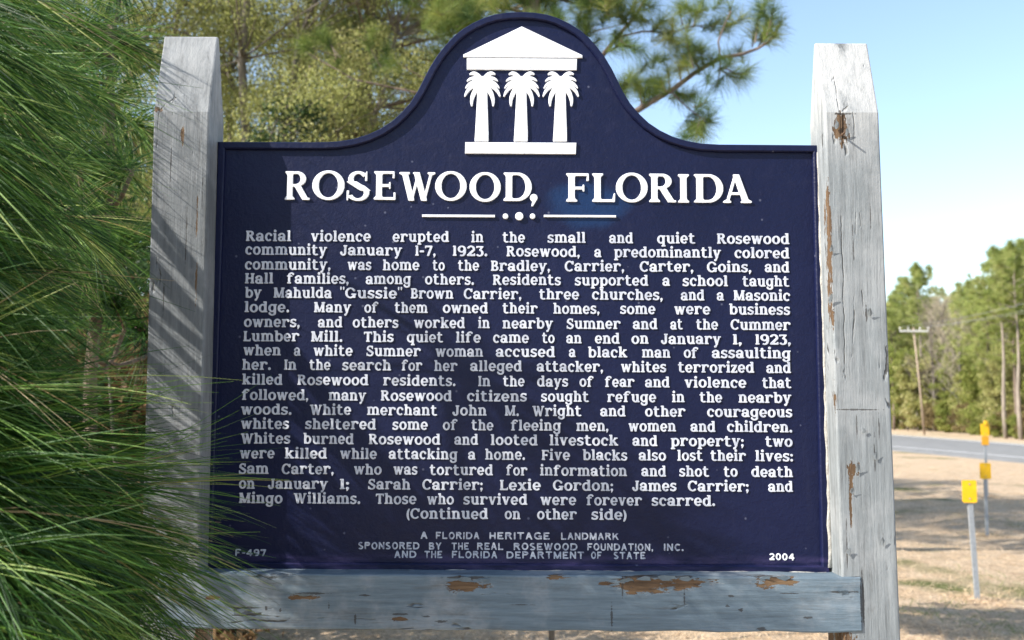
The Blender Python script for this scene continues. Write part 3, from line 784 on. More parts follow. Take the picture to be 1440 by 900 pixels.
RLCH = [chip(655, 823, 24, 9), chip(905, 822, 34, 11), chip(955, 821, 38, 8), chip(1090, 817, 26, 8), chip(426, 839, 20, 4), chip(300, 840, 10, 3), chip(560, 870, 11, 2.5), chip(783, 812, 14, 3), chip(850, 820, 9, 3),
        crk_and_edge_shade(660, 812, 40, 2.0), crk_and_edge_shade(930, 811, 52, 2.0), crk_and_edge_shade(1075, 811, 26, 2.0), crk_and_edge_shade(440, 834, 26, 1.4), crk_and_edge_shade(512, 837, 8, 1.6), crk_and_edge_shade(600, 866, 6, 2), crk_and_edge_shade(622, 874, 8, 2), crk_and_edge_shade(463, 852, 1.6, 6), crk_and_edge_shade(500, 870, 1.6, 9), crk_and_edge_shade(395, 858, 2.5, 3), crk_and_edge_shade(375, 855, 2, 3),  # long strips along the chip tops: shadow of the paint edge, painted dark
        crk_and_edge_shade(1028, 838, 4, 2), crk_and_edge_shade(1022, 852, 3, 2), crk_and_edge_shade(1042, 858, 4, 2.4), crk_and_edge_shade(1070, 884, 7, 3), crk_and_edge_shade(962, 842, 1.4, 14), crk_and_edge_shade(860, 868, 1.6, 16), crk_and_edge_shade(875, 830, 1.4, 14), crk_and_edge_shade(1188, 832, 22, 1.4), crk_and_edge_shade(1135, 868, 8, 1.4), crk_and_edge_shade(560, 863, 12, 1.4), crk_and_edge_shade(1110, 834, 14, 1), crk_and_edge_shade(740, 850, 20, .8), crk_and_edge_shade(1210, 845, 1.2, 34)]
mb = MB()
rz1 = P(727, 808.5, DF).z; rz0 = P(727, 886.5, DF).z
rx0 = P(222, 850, DF).x; rx1 = P(1212, 850, DF).x
nseg = 24
Vr, Fr = [], []
for i in range(nseg+1):
    x = rx0 + (rx1-rx0)*i/nseg; wv = .0012*math.sin(i*1.9) + .0008*math.sin(i*4.3)
    Vr += [loc((x, DF-.003, rz0+wv)), loc((x, DF-.003, rz1+wv*.6)), loc((x, DF+.062, rz1+wv*.6)), loc((x, DF+.062, rz0+wv))]
for i in range(nseg):
    for k in range(4): Fr.append([i*4+k, (i+1)*4+k, (i+1)*4+(k+1) % 4, i*4+(k+1) % 4])
Fr += [[0,1,2,3], [nseg*4+3, nseg*4+2, nseg*4+1, nseg*4]]
mb.add(Vr, [list(reversed(f)) for f in Fr])
mb.build('rail', timber_mat('painted_rail_timber', RLCH, 'x', (0.118, 0.160, 0.195), .4, None, .8, .55), marker, bevel=.003)  # darker and bluer than the posts: needle shade put into the base colour

# caulk beads closing the panel into the frame, lumpy and whitish
CAULK = plain('caulk', (.40, .38, .34), .35, 60, .7, .6)
mb = MB()
pts = []; rr = []
for i in range(40):
    t = i/39; a = P(1150.5 + t*16.5, 215 + t*583, D - .004)
    pts.append(loc((a.x + random.uniform(-.0008,.0012), a.y, a.z))); rr.append(random.uniform(.0046, .0062))
mb.tube(pts, rr, 6); mb.build('caulk_bead', CAULK, marker, smooth=True)
mb = MB(); pts = []; rr = []
for i in range(60):
    t = i/59; a = P(300 + t*862, 802 + t*4.5, D - .008)
    pts.append(loc((a.x, a.y, a.z + random.uniform(-.001, .001)))); rr.append(random.uniform(.0018, .0042))
mb.tube(pts, rr, 6); mb.build('caulk_bead', CAULK, marker, smooth=True)
FLAKE = plain('peeling_paint', (.20, .222, .235), .2, 60, .7)
FLAKE_R = plain('peeling_rail_paint', (.115, .155, .19), .25, 60, .7)  # follows the rail colour, with its shade already in it
fr_ = random.Random(3)
for u, v, r_ in ((905,813,.010),(938,812,.012),(965,813,.009),(880,815,.008),(655,814,.009),(680,816,.007),(1075,812,.008),(1102,813,.009),(1176,176,.007),(1190,188,.006),(1168,350,.006),(1167,420,.007),(1205,658,.008),(1197,690,.006),(1222,440,.007),(1214,606,.005),(1185,832,.008),(430,836,.007),(1230,640,.006),(1240,760,.006),(1192,775,.006)):
    c = loc(P(u, v, DF)) + Vector((0, -.0035, 0)); k = 9; mb = MB(); tilt = fr_.uniform(.25, .6); va = fr_.uniform(-.6, .6)
    pts = []
    for i_ in range(k):
        a_ = 2*math.pi*i_/k; q_ = r_*fr_.uniform(.55, 1.1); x_, z_ = q_*math.cos(a_)*(1.4 if v > 800 else .6), q_*math.sin(a_)*(.5 if v > 800 else 1.3)
        pts.append(c + Vector((x_, -max(0, (z_*math.cos(va) + x_*math.sin(va)) + r_*.3)*tilt, z_)))
    mb.add(pts + [p_ + Vector((0, .0006, 0)) for p_ in pts], [list(reversed(range(k))), list(range(k, 2*k))] + [[i_, (i_+1) % k, k+(i_+1) % k, k+i_] for i_ in range(k)])
    mb.build('paint_flake', FLAKE_R if v > 800 else FLAKE, marker)
RUST = plain('rusty_steel', (.12, .075, .05), .4, 80, .8)
mb = MB(); a = loc(P(1183, 191, DF)); mb.tube([a + Vector((0,.01,0)), a + Vector((.001,-.017,.002))], [.0022, .0016], 8); mb.build('nail', RUST, marker)

# ================================================================== FOLIAGE BUILDERS
def unit(v): return v/np.maximum(np.linalg.norm(v, axis=1, keepdims=True), 1e-9)

def needles(base, dirs, length, width, droop, nseg=4, rng=RNG, taper=.85):
    """ribbons folded lengthways (V section): verts, quads, tint per vertex"""
    n = len(base); L = np.asarray(length).reshape(-1,1)*np.ones((n,1)); W = np.asarray(width).reshape(-1,1)*np.ones((n,1))
    t = np.linspace(0, 1, nseg+1)
    side = unit(np.cross(dirs, rng.normal(size=(n,3)))); up = unit(np.cross(side, dirs))
    dr = np.asarray(droop).reshape(-1,1)*np.ones((n,1))
    bend = rng.normal(size=(n,3))*.07
    rows = []
    for ti in t:
        p = base + dirs*L*ti + np.array([0,0,-1.0])*dr*L*ti**2 + bend*L*ti**2
        wv = W*.5*(1 - taper*ti**2)
        rows.append(np.stack([p - side*wv, p + up*wv*.6, p + side*wv], 1))
    V = np.stack(rows, 1)                          # n, nseg+1, 3, 3
    k = (nseg+1)*3
    b = (np.arange(n)*k)[:,None]
    F = []
    for s in range(nseg):
        for c in range(2):
            o = s*3 + c
            F.append(np.stack([b[:,0]+o, b[:,0]+o+1, b[:,0]+o+4, b[:,0]+o+3], 1))
    return V.reshape(-1,3), np.concatenate(F), k

def cone_dirs(axis_, n, lo, hi, rng=RNG):
    axis_ = np.array(axis_, float); axis_ /= np.linalg.norm(axis_)
    a = np.cross(axis_, [0,0,1.0]) if abs(axis_[2]) < .9 else np.cross(axis_, [1.0,0,0])
    a /= np.linalg.norm(a); b = np.cross(axis_, a)
    th = np.radians(rng.uniform(lo, hi, n)); ph = rng.uniform(0, 2*np.pi, n)
    return np.cos(th)[:,None]*axis_ + np.sin(th)[:,None]*(np.cos(ph)[:,None]*a + np.sin(ph)[:,None]*b)

def leaves(cent, size, rng=RNG, aspect=.55, up=0.35):
    n = len(cent)
    d = unit(rng.normal(size=(n,3)) + np.array([0,0,-.2])); nn = unit(rng.normal(size=(n,3)) + np.array([0,0,up]) + 1.1*np.array(SUN)); s = unit(np.cross(d, nn))
    sz = (np.asarray(size)*np.ones(n)*rng.uniform(.6, 1.3, n))[:,None]
    fold = unit(np.cross(s, d))*sz*.12
    V = np.stack([cent, cent + d*sz*.5 + s*sz*aspect*.5 + fold, cent + d*sz, cent + d*sz*.5 - s*sz*aspect*.5 + fold], 1)
    b = np.arange(n)[:,None]*4
    return V.reshape(-1,3), b + np.array([[0,1,2,3]]), 4

def wiggle(a, b, n, amp, rng=random):
    a, b = Vector(a), Vector(b); L = (b-a).length; pts = []
    o = Vector((0,0,0))
    for i in range(n+1):
        t = i/n; pts.append(a.lerp(b, t) + o*math.sin(t*math.pi*.9))
        o += Vector((rng.uniform(-1,1), rng.uniform(-1,1), rng.uniform(-.6,.6)))*amp*L
    return pts

# ------------------------------------------------------------------ pine sapling, foreground left
M_NEEDLE = foliage('long_pine_needles', [(0.0, (.010,.034,.007)), (.40, (.045,.125,.018)), (.72, (.15,.28,.040)), (.94, (.42,.48,.15)), (.975, (.28,.19,.07)), (1.0, (.40,.31,.17))], .33, .46, .34)
M_BARKY = bark('sapling_bark', (.07,.05,.035), (.22,.16,.11), 30)
rs = np.random.default_rng(21)
SHOOTS = [
 # upper spray: sunlit needles falling to the lower right
 (-110,-90,1.30,(.75,.05,-.50),430,4,38,.34,.30), (-60,-60,1.42,(.72,.1,-.50),430,5,40,.32,.30), (-130,10,1.20,(.80,.0,-.45),430,4,36,.34,.28),
 (-70,80,1.34,(.80,.05,-.50),430,4,40,.32,.30), (-110,170,1.22,(.82,.0,-.50),420,4,38,.33,.30),
 (-60,240,1.40,(.78,.05,-.50),420,5,42,.30,.30), (-120,320,1.24,(.82,.0,-.45),400,4,40,.32,.30),
 (-60,390,1.38,(.8,.05,-.45),400,5,45,.29,.32), (-110,470,1.26,(.8,.0,-.35),380,5,45,.31,.32),
 # close beside the post: their shadows stripe its face
 (-70,-120,1.65,(.72,0.03,-.5),190,2,24,0.24,.25),
 (-40,-60,1.67,(.72,0.0,-.5),190,2,24,0.22,.25),
 (-75,0,1.65,(.72,0.03,-.5),190,2,24,0.25,.25),
 (-35,60,1.67,(.72,0.0,-.5),190,2,24,0.22,.25),
 (-70,120,1.65,(.72,0.03,-.5),190,2,24,0.25,.25),
 (-30,190,1.67,(.72,0.0,-.5),190,2,24,0.22,.25),
 (-65,250,1.65,(.72,0.03,-.5),190,2,24,0.25,.25),
 (-30,320,1.67,(.72,0.0,-.5),190,2,24,0.22,.25),
 (-60,380,1.65,(.72,0.03,-.5),190,2,24,0.25,.25),
 (-25,450,1.67,(.72,0.0,-.5),190,2,24,0.22,.25),
 (-60,510,1.65,(.72,0.03,-.5),190,2,24,0.25,.25),

 (10,60,2.0,(.6,.3,-.3),420,8,60,.24,.25), (40,220,2.1,(.6,.2,-.35),420,8,60,.25,.25), (30,400,2.0,(.6,.2,-.3),420,8,75,.24,.25), (100,120,2.2,(.6,.2,-.3),420,8,75,.25,.25), (110,320,2.1,(.6,.2,-.3),300,8,75,.25,.25),
 # lower spray in front of the post
 (-60,560,1.25,(.85,.0,-.12),420,6,50,.32,.28), (-10,600,1.30,(.85,.05,-.10),420,6,48,.30,.25), (35,655,1.38,(.9,.02,-.22),520,5,46,.29,.28),
 (75,690,1.42,(.88,.0,-.40),520,5,44,.30,.28), (110,700,1.44,(.9,.0,-.22),300,4,34,.31,.25), (130,770,1.42,(.85,.0,-.42),420,4,36,.31,.25), (0,700,1.22,(.85,.0,-.45),480,6,44,.30,.28),
 (-20,780,1.15,(.75,.0,-.55),460,6,46,.29,.28), (60,790,1.30,(.75,.0,-.6),460,6,44,.27,.26), (-40,880,1.12,(.7,0,-.5),420,8,50,.27,.28), (30,900,1.30,(.6,0,-.55),420,8,50,.26,.28),
 (130,880,1.40,(.6,0,-.6),360,8,48,.22,.28), (110,760,1.50,(.8,.0,-.55),420,8,44,.22,.28),
 # out of the frame on the left: these throw the shade on the rail
 (-200,190,1.34,(.6,.1,-.3),520,8,70,.30,.3), (-260,250,1.30,(.6,.1,-.2),520,8,70,.30,.3), (-200,330,1.36,(.6,.1,-.2),520,8,70,.30,.3), (-330,200,1.22,(.4,.1,-.2),520,8,75,.30,.3),
 (-160,210,1.34,(.6,.1,-.3),520,8,65,.28,.3), (-230,300,1.28,(.6,.1,-.3),520,8,70,.3,.3), (-290,300,1.34,(.5,.1,-.3),520,8,70,.3,.3), (-150,290,1.42,(.6,.1,-.3),520,8,65,.26,.3),
 (-200,430,1.30,(.6,.1,-.2),480,8,70,.30,.3), (-260,560,1.3,(.5,-.2,-.1),420,8,70,.30,.3), (-400,330,1.25,(.2,.1,-.1),480,8,75,.30,.3), (-180,660,1.2,(.6,-.1,-.2),380,8,70,.30,.3), (-300,420,1.2,(.5,0,-.2),480,8,75,.3,.3),
]

def sapling(root, label, trunk, shoots, ztop, width=.0021, tint0=0.0):
    sap = empty('pine_sapling', root, label, 'pine tree')
    sl = lambda v: Vector(v) - root
    mb = MB()
    mb.tube([sl(p) for p in trunk], [.028,.024,.02,.015,.010], 9); mb.build('trunk', M_BARKY, sap, smooth=True)
    for (u, v, Y, ax, n, lo, hi, ln, dr) in shoots:
        near_post = n == 190
        n = int(n*(.80 if near_post else .20 if u > -140 else .34))       # bundles of three needles
        tip = P(u, v, Y); ax = Vector(ax).normalized()
        org = Vector((root.x, root.y - .01, max(.35, min(tip.z - .12, ztop))))
        mid = tip - ax*.16
        if (org - mid).length < .15: org = org + Vector((0,0,-.1))
        bm_ = MB(); path = [org.lerp(mid, t) + Vector((0,0,-.05*math.sin(t*math.pi))) for t in (0,.33,.66,1)] + [tip - ax*.05, tip]
        bm_.tube([sl(p) for p in path], [.009,.008,.007,.007,.006,.004], 7)
        br_o = bm_.build('branch', M_BARKY, sap, smooth=True)
        along = rs.uniform(0, 1, n)**.8
        base = np.array(sl(tip)) - np.outer((1-along)*.15, np.array(ax)) + rs.normal(size=(n,3))*.003
        dirs = cone_dirs(ax, n, lo, hi + (0 if hi == 24 else 10), rs)
        L_ = ln*rs.uniform(.62, 1.08, n); D_ = dr*rs.uniform(.15, .9, n); t_ = rs.beta(1.7, 2.2, n)
        base, dirs, L_, D_, t_ = [np.repeat(q, 3, axis=0) for q in (base, dirs, L_, D_, t_)]
        m = 3*n
        dirs = unit(dirs + rs.normal(size=(m,3))*.022)
        V_, F_, kk = needles(base, dirs, L_*rs.uniform(.92, 1.0, m), width*(1.3 if near_post else 1)*rs.uniform(.8, 1.25, m), D_, 6, rs)
        tint = np.clip(t_ + rs.normal(size=m)*.08 + np.repeat(rs.random(n) < .012, 3)*.5 + rs.normal()*.12 + tint0, 0, 1)
        np_mesh('needle_tuft', V_, F_, M_NEEDLE, br_o, True, np.repeat(tint, kk))
sapling(Vector((-1.02, 1.34, 0)), 'young longleaf pine with long drooping green needles spilling over the left post', [(-1.02,1.34,-.1),(-1.03,1.33,.6),(-1.0,1.35,1.2),(-1.03,1.33,1.7),(-1.04,1.31,2.05)], SHOOTS, 1.98)
BACK = [(u + rs.uniform(-14, 14), v + rs.uniform(-14, 14), Y, (rs.uniform(-.2,.7), rs.uniform(-.4,.2), rs.uniform(-.5,.2)), 520, 8, 70, .27, .3)
        for u, v, Y in ((70,-30,2.9),(150,-20,3.2),(110,60,3.0),(175,70,3.2),(60,140,2.8),(135,150,3.0),(185,170,3.3),(90,230,2.9),(160,240,3.0),(60,310,2.9),(130,320,2.8),(180,330,3.2),(90,400,3.0),(160,410,3.0),(185,470,3.3))]
bx = P(135, 500, 3.05).x
sapling(Vector((bx, 3.05, 0)), 'second young pine, darker and out of focus, between the near needles and the left post', [(bx,3.05,-.1),(bx+.02,3.06,.8),(bx-.01,3.04,1.6),(bx+.02,3.05,2.2),(bx,3.05,2.7)], BACK, 2.6, .0028, -.08)

# ------------------------------------------------------------------ pines standing behind the marker
M_TUFT = foliage('pine_tuft_needles', [(0, (.04,.09,.022)), (.5, (.14,.21,.045)), (.8, (.30,.33,.085)), (1, (.42,.39,.13))], .35, .5, .3)
M_TRUNK = bark('pine_bark', (.06,.045,.035), (.24,.18,.14), 9)

def tuft_needles(tips, n_per, ln, wd, rng, tint0=.45, tvar=.18):
    """tips: list of (pos, axis); a brush of needles around each shoot end"""
    Bs, Ds, Ts = [], [], []
    for p, ax in tips:
        al = rng.uniform(0, 1, n_per)
        axn = np.array(ax, float); axn /= np.linalg.norm(axn)
        Bs.append(np.array(p) - np.outer(al*ln*.7, axn)); Ds.append(cone_dirs(axn, n_per, 15, 80, rng))
        Ts.append(np.clip(tint0 + rng.normal()*tvar + rng.normal(size=n_per)*.12, 0, 1))
    B_, D_, T_ = np.concatenate(Bs), np.concatenate(Ds), np.concatenate(Ts)
    n = len(B_)
    V_, F_, k = needles(B_, D_, ln*rng.uniform(.7, 1.1, n), wd, .18*rng.uniform(.3, 1.6, n), 2, rng)
    return V_, F_, np.repeat(T_, k)

def limb(mb, pts, r0, r1, n=6):
    m = len(pts); mb.tube(pts, [r0 + (r1-r0)*i/(m-1) for i in range(m)], n, cap=False)

# the near pine whose lit branch reaches out past the arch on the right
YB = 9.0
near_root = Vector((P(742, 400, YB+.4).x, YB+.4, 0))
np_tree = empty('pine_tree', near_root, 'pine whose long bare limb with tufted ends reaches into the sky right of the arch', 'pine tree', 'pines behind the marker')
nl = lambda v: Vector(v) - near_root
mb = MB()
trunk_pts = [near_root + Vector((0.02*i*((-1)**i), 0.03*i, z)) for i, z in enumerate((-.2, 1.5, 3.0, 4.5, 6.0, 7.5, 8.8))]
mb.tube([nl(p) for p in trunk_pts], [.16,.14,.125,.105,.08,.05,.015], 10)
tips = []
def px_limb(px, r0, r1, dy=0.0, sub=True):
    pts = [P(u, v, YB + dy*i/(len(px)-1)) for i, (u, v) in enumerate(px)]
    limb(mb, [nl(p) for p in pts], r0, r1)
    return pts
def tuft_at(u, v, Y, src=None, ax=None, r=.006):
    p = P(u, v, Y)
    if src is not None:
        s = P(*src, Y); m_ = s.lerp(p, .5) + Vector((0,0,-.02)); limb(mb, [nl(s), nl(m_), nl(p)], r*1.3, r, 5)
        if ax is None: ax = (p - s) + Vector((0,0,.05))
    tips.append((nl(p), ax or (.3, 0, .6)))
bp = px_limb([(802,215),(850,186),(895,156),(921,140),(947,125),(976,103),(1013,81),(1044,76),(1066,68),(1079,60)], .034, .010)
px_limb([(1013,81),(1010,58),(1020,32),(1028,16)], .010, .006)
px_limb([(1013,82),(1012,102),(1008,121)], .008, .004)
px_limb([(921,140),(945,130),(965,150),(985,165),(1000,170)], .009, .004)
px_limb([(800,200),(825,110),(849,76),(868,52),(895,20),(915,-15)], .03, .012, .5)
px_limb([(868,52),(905,44),(945,46),(968,38),(1003,34)], .010, .005, .2)
for (u, v, src) in ((1028,10,(1026,18)),(1080,28,(1066,58)),(1092,48,(1072,62)),(1066,26,(1062,60)),(1075,44,(1066,66)),(1098,30,(1079,60)),(1088,12,(1078,50)),(1060,44,(1058,66)),(1040,70,(1044,76)),
        (1003,34,(985,38)),(1010,28,(1000,38)),(971,71,(985,98)),(962,80,(970,106)),(985,74,(992,94)),(978,86,(985,98)),(955,92,(958,116)),(940,98,(942,127)),(966,60,(976,96)),(998,78,(1003,86)),
        (922,118,(930,135)),(912,124,(915,144)),(893,110,(905,148)),(930,112,(938,130)),(900,122,(902,150)),(905,132,(908,148)),(1040,110,(1014,98)),(1046,104,(1020,96)),(959,132,(950,128)),(975,136,(958,130)),
        (993,142,(975,150)),(1000,169,(990,166)),(969,182,(980,163)),(978,186,(985,166)),(986,191,(990,168)),(883,59,(870,55)),(890,66,(872,56)),(870,64,(864,60)),(945,26,(946,45)),(932,48,(925,45)),(970,28,(966,38)),
        (920,8,(908,5)),(905,-5,(905,5)),(890,10,(893,22)),(930,30,(915,44)),(955,6,(960,36)),(980,16,(975,36)),(905,30,(900,20)),(880,28,(885,34)),(948,60,(945,48)),(1008,121,(1009,112))):
    tuft_at(u, v, YB + random.uniform(-.25, .25), src)
for i in range(60):
    u_, v_ = random.uniform(610, 880), random.uniform(-40, 40)
    if u_ > 830: v_ = random.uniform(-40, 20)
    tuft_at(u_, v_, YB + random.uniform(-.4, .9), (u_ + random.uniform(-16, 16), v_ + random.uniform(4, 18)), r=.005)
# fuller lower and crown limbs, mostly seen above the arch
for i in range(46):
    an = random.uniform(0, 2*math.pi); z = random.uniform(4.4, 8.6); ln_ = (9.2 - z)*.42 + .35
    if math.sin(an) < 0 and z < 5.2: z += 1.0
    if math.cos(an) > .3: ln_ *= .45
    o = near_root + Vector((0, .1, z)); d_ = Vector((math.cos(an), math.sin(an), random.uniform(-.05, .35)))
    e_ = o + d_*ln_; pts = wiggle(o, e_, 4, .06); limb(mb, [nl(p) for p in pts], .02, .007)
    for j in range(7):
        t = random.uniform(.35, 1.0); c_ = o.lerp(e_, t); q_ = c_ + Vector((random.uniform(-.35,.35), random.uniform(-.35,.35), random.uniform(-.05,.3)))
        limb(mb, [nl(c_), nl(q_)], .006, .004, 4); tips.append((nl(q_), (q_-c_) + Vector((0,0,.15))))
mb.build('trunk', M_TRUNK, np_tree, smooth=True)
rp = np.random.default_rng(5)
tips += [(Vector(p) + Vector((random.uniform(-.11,.11), random.uniform(-.11,.11), random.uniform(-.06,.12))), Vector(a) + Vector((random.uniform(-.3,.3), random.uniform(-.3,.3), random.uniform(-.1,.3)))) for p, a in tips]
V_, F_, T_ = tuft_needles(tips, 125, .20, .0030, rp, .50)
np_mesh('crown', V_, F_, M_TUFT, np_tree, False, T_)

def pine(name, H, crown0, spread, n_limbs, n_tips, n_per, ln, wd, seed, tint0, label, group, mat=None, lean=0.0, r0=None):
    rr_ = random.Random(seed); rg = np.random.default_rng(seed)
    root = empty(name, (0,0,0), label, 'pine tree', group)
    mb = MB(); r0 = r0 or H*.016
    top_ = Vector((lean*H, 0, H)); tpts = [Vector((0,0,-.3)).lerp(top_, i/7) + Vector((rr_.uniform(-1,1), rr_.uniform(-1,1), 0))*H*.006 for i in range(8)]
    mb.tube(tpts, [r0*(1-.88*i/7) for i in range(8)], 8)
    tips = []
    for i in range(n_limbs):
        f = (i+.5)/n_limbs; z = H*(crown0 + (1-crown0)*f*.97); an = i*2.4 + rr_.uniform(-.5,.5)
        prof = (math.sin(min(1, (1-f)*1.15+.08)*math.pi*.62))*spread*rr_.uniform(.65, 1.2)
        o = Vector((0,0,-.3)).lerp(top_, (z+.3)/(H+.3)); d_ = Vector((math.cos(an), math.sin(an), rr_.uniform(-.1,.35) + .5*f))
        e_ = o + d_*prof; pts = wiggle(o, e_, 3, .06, rr_); limb(mb, pts, r0*.22*(1-.6*f)+.006, .006, 5)
        for j in range(n_tips):
            t = rr_.uniform(.3, 1.03); c_ = o.lerp(e_, t); s_ = .22*prof + .12
            q_ = c_ + Vector((rr_.uniform(-s_,s_), rr_.uniform(-s_,s_), rr_.uniform(-.3*s_,s_)))
            limb(mb, [c_, q_], .006, .003, 3); tips.append((q_, (q_-c_) + Vector((0,0,.3*s_))))
    for j in range(n_tips): tips.append((top_ + Vector((rr_.uniform(-.3,.3), rr_.uniform(-.3,.3), rr_.uniform(-.5,.1))), (rr_.uniform(-.4,.4), rr_.uniform(-.4,.4), 1)))
    mb.build('trunk', M_TRUNK, root, smooth=True)
    V_, F_, T_ = tuft_needles(tips, n_per, ln, wd, rg, tint0)
    np_mesh('crown', V_, F_, mat or M_TUFT, root, False, T_)
    return root

def put(o, u, Y, rz=0.0, v=500, dz=0.0):
    p = P(u, v, Y); o.location = (p.x, Y, float(gz(p.x, Y)) + dz); o.rotation_euler.z = rz
    return o

put(pine('pine_tree', 10.5, .40, 1.7, 40, 9, 70, .20, .0036, 31, .52, 'slim pine with grey trunk left of the arch, its loose tufts letting sky through', 'pines behind the marker', lean=.01), 505, 13.0)
put(pine('pine_tree', 11.5, .42, 2.0, 44, 9, 70, .21, .0038, 37, .58, 'yellow-green pine crown seen directly above the left shoulder of the arch', 'pines behind the marker', lean=-.012), 660, 14.0, 1.0)

# ------------------------------------------------------------------ broad-leaved trees behind the left post
def broadleaf(name, H, spread, n_cl, n_leaf, size, mat, seed, label, group=None, trunk_h=.3, r0=.11, tint0=.5, cl_r=.55, fork=3, twig=True, cat='tree', low=None):
    rr_ = random.Random(seed); rg = np.random.default_rng(seed)
    root = empty(name, (0,0,0), label, cat, group); mb = MB()
    fork_z = H*trunk_h; cents = []
    base_top = Vector((rr_.uniform(-.1,.1), rr_.uniform(-.1,.1), fork_z))
    mb.tube([Vector((0,0,-.2)), base_top*.5 + Vector((.03,0,0)), base_top], [r0*1.15, r0, r0*.85], 8)
    heads = []
    for i in range(fork):
        an = 2*math.pi*i/fork + rr_.uniform(-.4,.4); e_ = base_top + Vector((math.cos(an)*spread*.45, math.sin(an)*spread*.45, (H-fork_z)*rr_.uniform(.55,.9)))
        pts = wiggle(base_top, e_, 4, .05, rr_); limb(mb, pts, r0*.6, r0*.2); heads.append(pts)
    for i in range(n_cl):
        # clump centres fill an uneven egg
        an = rr_.uniform(0, 2*math.pi); zf = rr_.random(); rad_ = spread*math.sqrt(rr_.random())*math.sin(math.pi*(.12 + .80*zf))**.6
        z = (low if low is not None else fork_z*.8) + (H*1.0 - (low if low is not None else fork_z*.8))*zf
        c_ = Vector((math.cos(an)*rad_, math.sin(an)*rad_, z))
        cents.append((c_, cl_r*rr_.uniform(.5, 1.25), min(1, max(0, tint0 + rr_.gauss(0, .16)))))
        if twig:
            hp = min((p for h in heads for p in h), key=lambda p: (p-c_).length + (0 if p.z < c_.z else 1.5))
            pts = wiggle(hp, c_, 3, .05, rr_); limb(mb, pts, r0*.12, r0*.04, 4)
    mb.build('trunk', M_GREYBARK, root, smooth=True)
    per = n_leaf//n_cl; Cs, Ts = [], []
    for c_, r_, t_ in cents:
        g = rg.normal(size=(per,3)); g = unit(g)*(rg.random((per,1))**.45)*np.array([r_, r_, r_*.7])
        Cs.append(np.array(c_) + g); Ts.append(np.clip(t_ + rg.normal(size=per)*.14, 0, 1))
    C_, T_ = np.concatenate(Cs), np.concatenate(Ts)
    V_, F_, k = leaves(C_, size, rg)
    np_mesh('crown', V_, F_, mat, root, False, np.repeat(T_, k))
    return root

M_GREYBARK = bark('grey_bark', (.07,.06,.05), (.23,.20,.165), 9)
M_OLIVE = foliage('olive_leaves', [(0, (.14,.16,.05)), (.4, (.31,.325,.105)), (.7, (.44,.425,.165)), (1, (.52,.47,.24))], .5, .55, .3)
M_DARKGR = foliage('dark_green_leaves', [(0, (.012,.03,.010)), (.5, (.035,.07,.02)), (1, (.10,.13,.04))], .3, .5, .3)
M_YELGR = foliage('yellow_green_leaves', [(0, (.10,.14,.026)), (.5, (.23,.26,.06)), (1, (.36,.35,.11))], .45, .6, .25)
M_TAN = foliage('tan_leaves', [(0, (.12,.085,.045)), (.5, (.23,.175,.08)), (1, (.34,.28,.14))], .35, .7, .2)
M_RUSSET = foliage('russet_leaves', [(0, (.06,.035,.018)), (.5, (.16,.095,.045)), (1, (.26,.18,.09))], .3, .7, .2)

put(broadleaf('broadleaf_tree', 9.2, 2.6, 240, 120000, .037, M_OLIVE, 11, 'olive-leaved tree behind the left post, its fine yellowish leaves filling the gap', 'olive trees behind the left post'), 330, 11.5, .3)
put(broadleaf('broadleaf_tree', 8.8, 2.4, 240, 120000, .039, M_OLIVE, 12, 'olive tree half hidden by the left shoulder of the marker panel', 'olive trees behind the left post', tint0=.42), 470, 12.8, 1.3)
put(broadleaf('broadleaf_tree', 9.6, 2.6, 220, 110000, .040, M_OLIVE, 13, 'darker olive tree standing farthest left behind the pine needles', 'olive trees behind the left post', tint0=.33), 90, 12.0, 2.0)
put(broadleaf('broadleaf_tree', 9.0, 2.5, 200, 80000, .052, M_OLIVE, 14, 'olive tree in back row seen between left post and slim pine', 'olive trees behind the left post', tint0=.36), 500, 18.0, 2.7)
put(broadleaf('broadleaf_tree', 10.5, 2.9, 200, 80000, .052, M_OLIVE, 15, 'pale olive tree in back row behind the left post top', 'olive trees behind the left post', tint0=.5), 390, 17.0, 4.1)
put(broadleaf('evergreen_shrub', 4.7, .7, 45, 12000, .05, M_DARKGR, 17, 'small bright green shrub top just above the panel, right of the left post', None, trunk_h=.2, r0=.04, cl_r=.3, cat='shrub'), 400, 10.0)
for i, (u, Y, H, m_, lab) in enumerate(((20, 6.2, 2.6, M_DARKGR, 'dark green shrub behind the needles at the left edge'), (175, 6.8, 2.3, M_RUSSET, 'brown-leaved dead shrub beside the left post'),
        (95, 8.6, 3.6, M_DARKGR, 'tall dark shrub in the gap of the pine needles'), (290, 9.2, 2.2, M_RUSSET, 'russet shrub low behind the marker panel'), (-120, 7.5, 3.4, M_DARKGR, 'dark shrub outermost on the left'), (225, 5.4, 2.0, M_RUSSET, 'brown thicket close behind the left post'), (130, 5.6, 1.9, M_DARKGR, 'low dark shrub showing beneath the needles'), (60, 7.6, 2.6, M_RUSSET, 'dead brown shrub behind the middle of the needles'), (240, 7.4, 2.8, M_DARKGR, 'dark shrub rising behind the left post'))):
    put(broadleaf('understory_shrub', H, .95, 50, 9000, .06, m_, 60+i, lab, 'shrubs behind the left post', trunk_h=.12, r0=.035, cl_r=.32, fork=5, cat='shrub', low=.1, tint0=.4), u, Y, i*1.1)

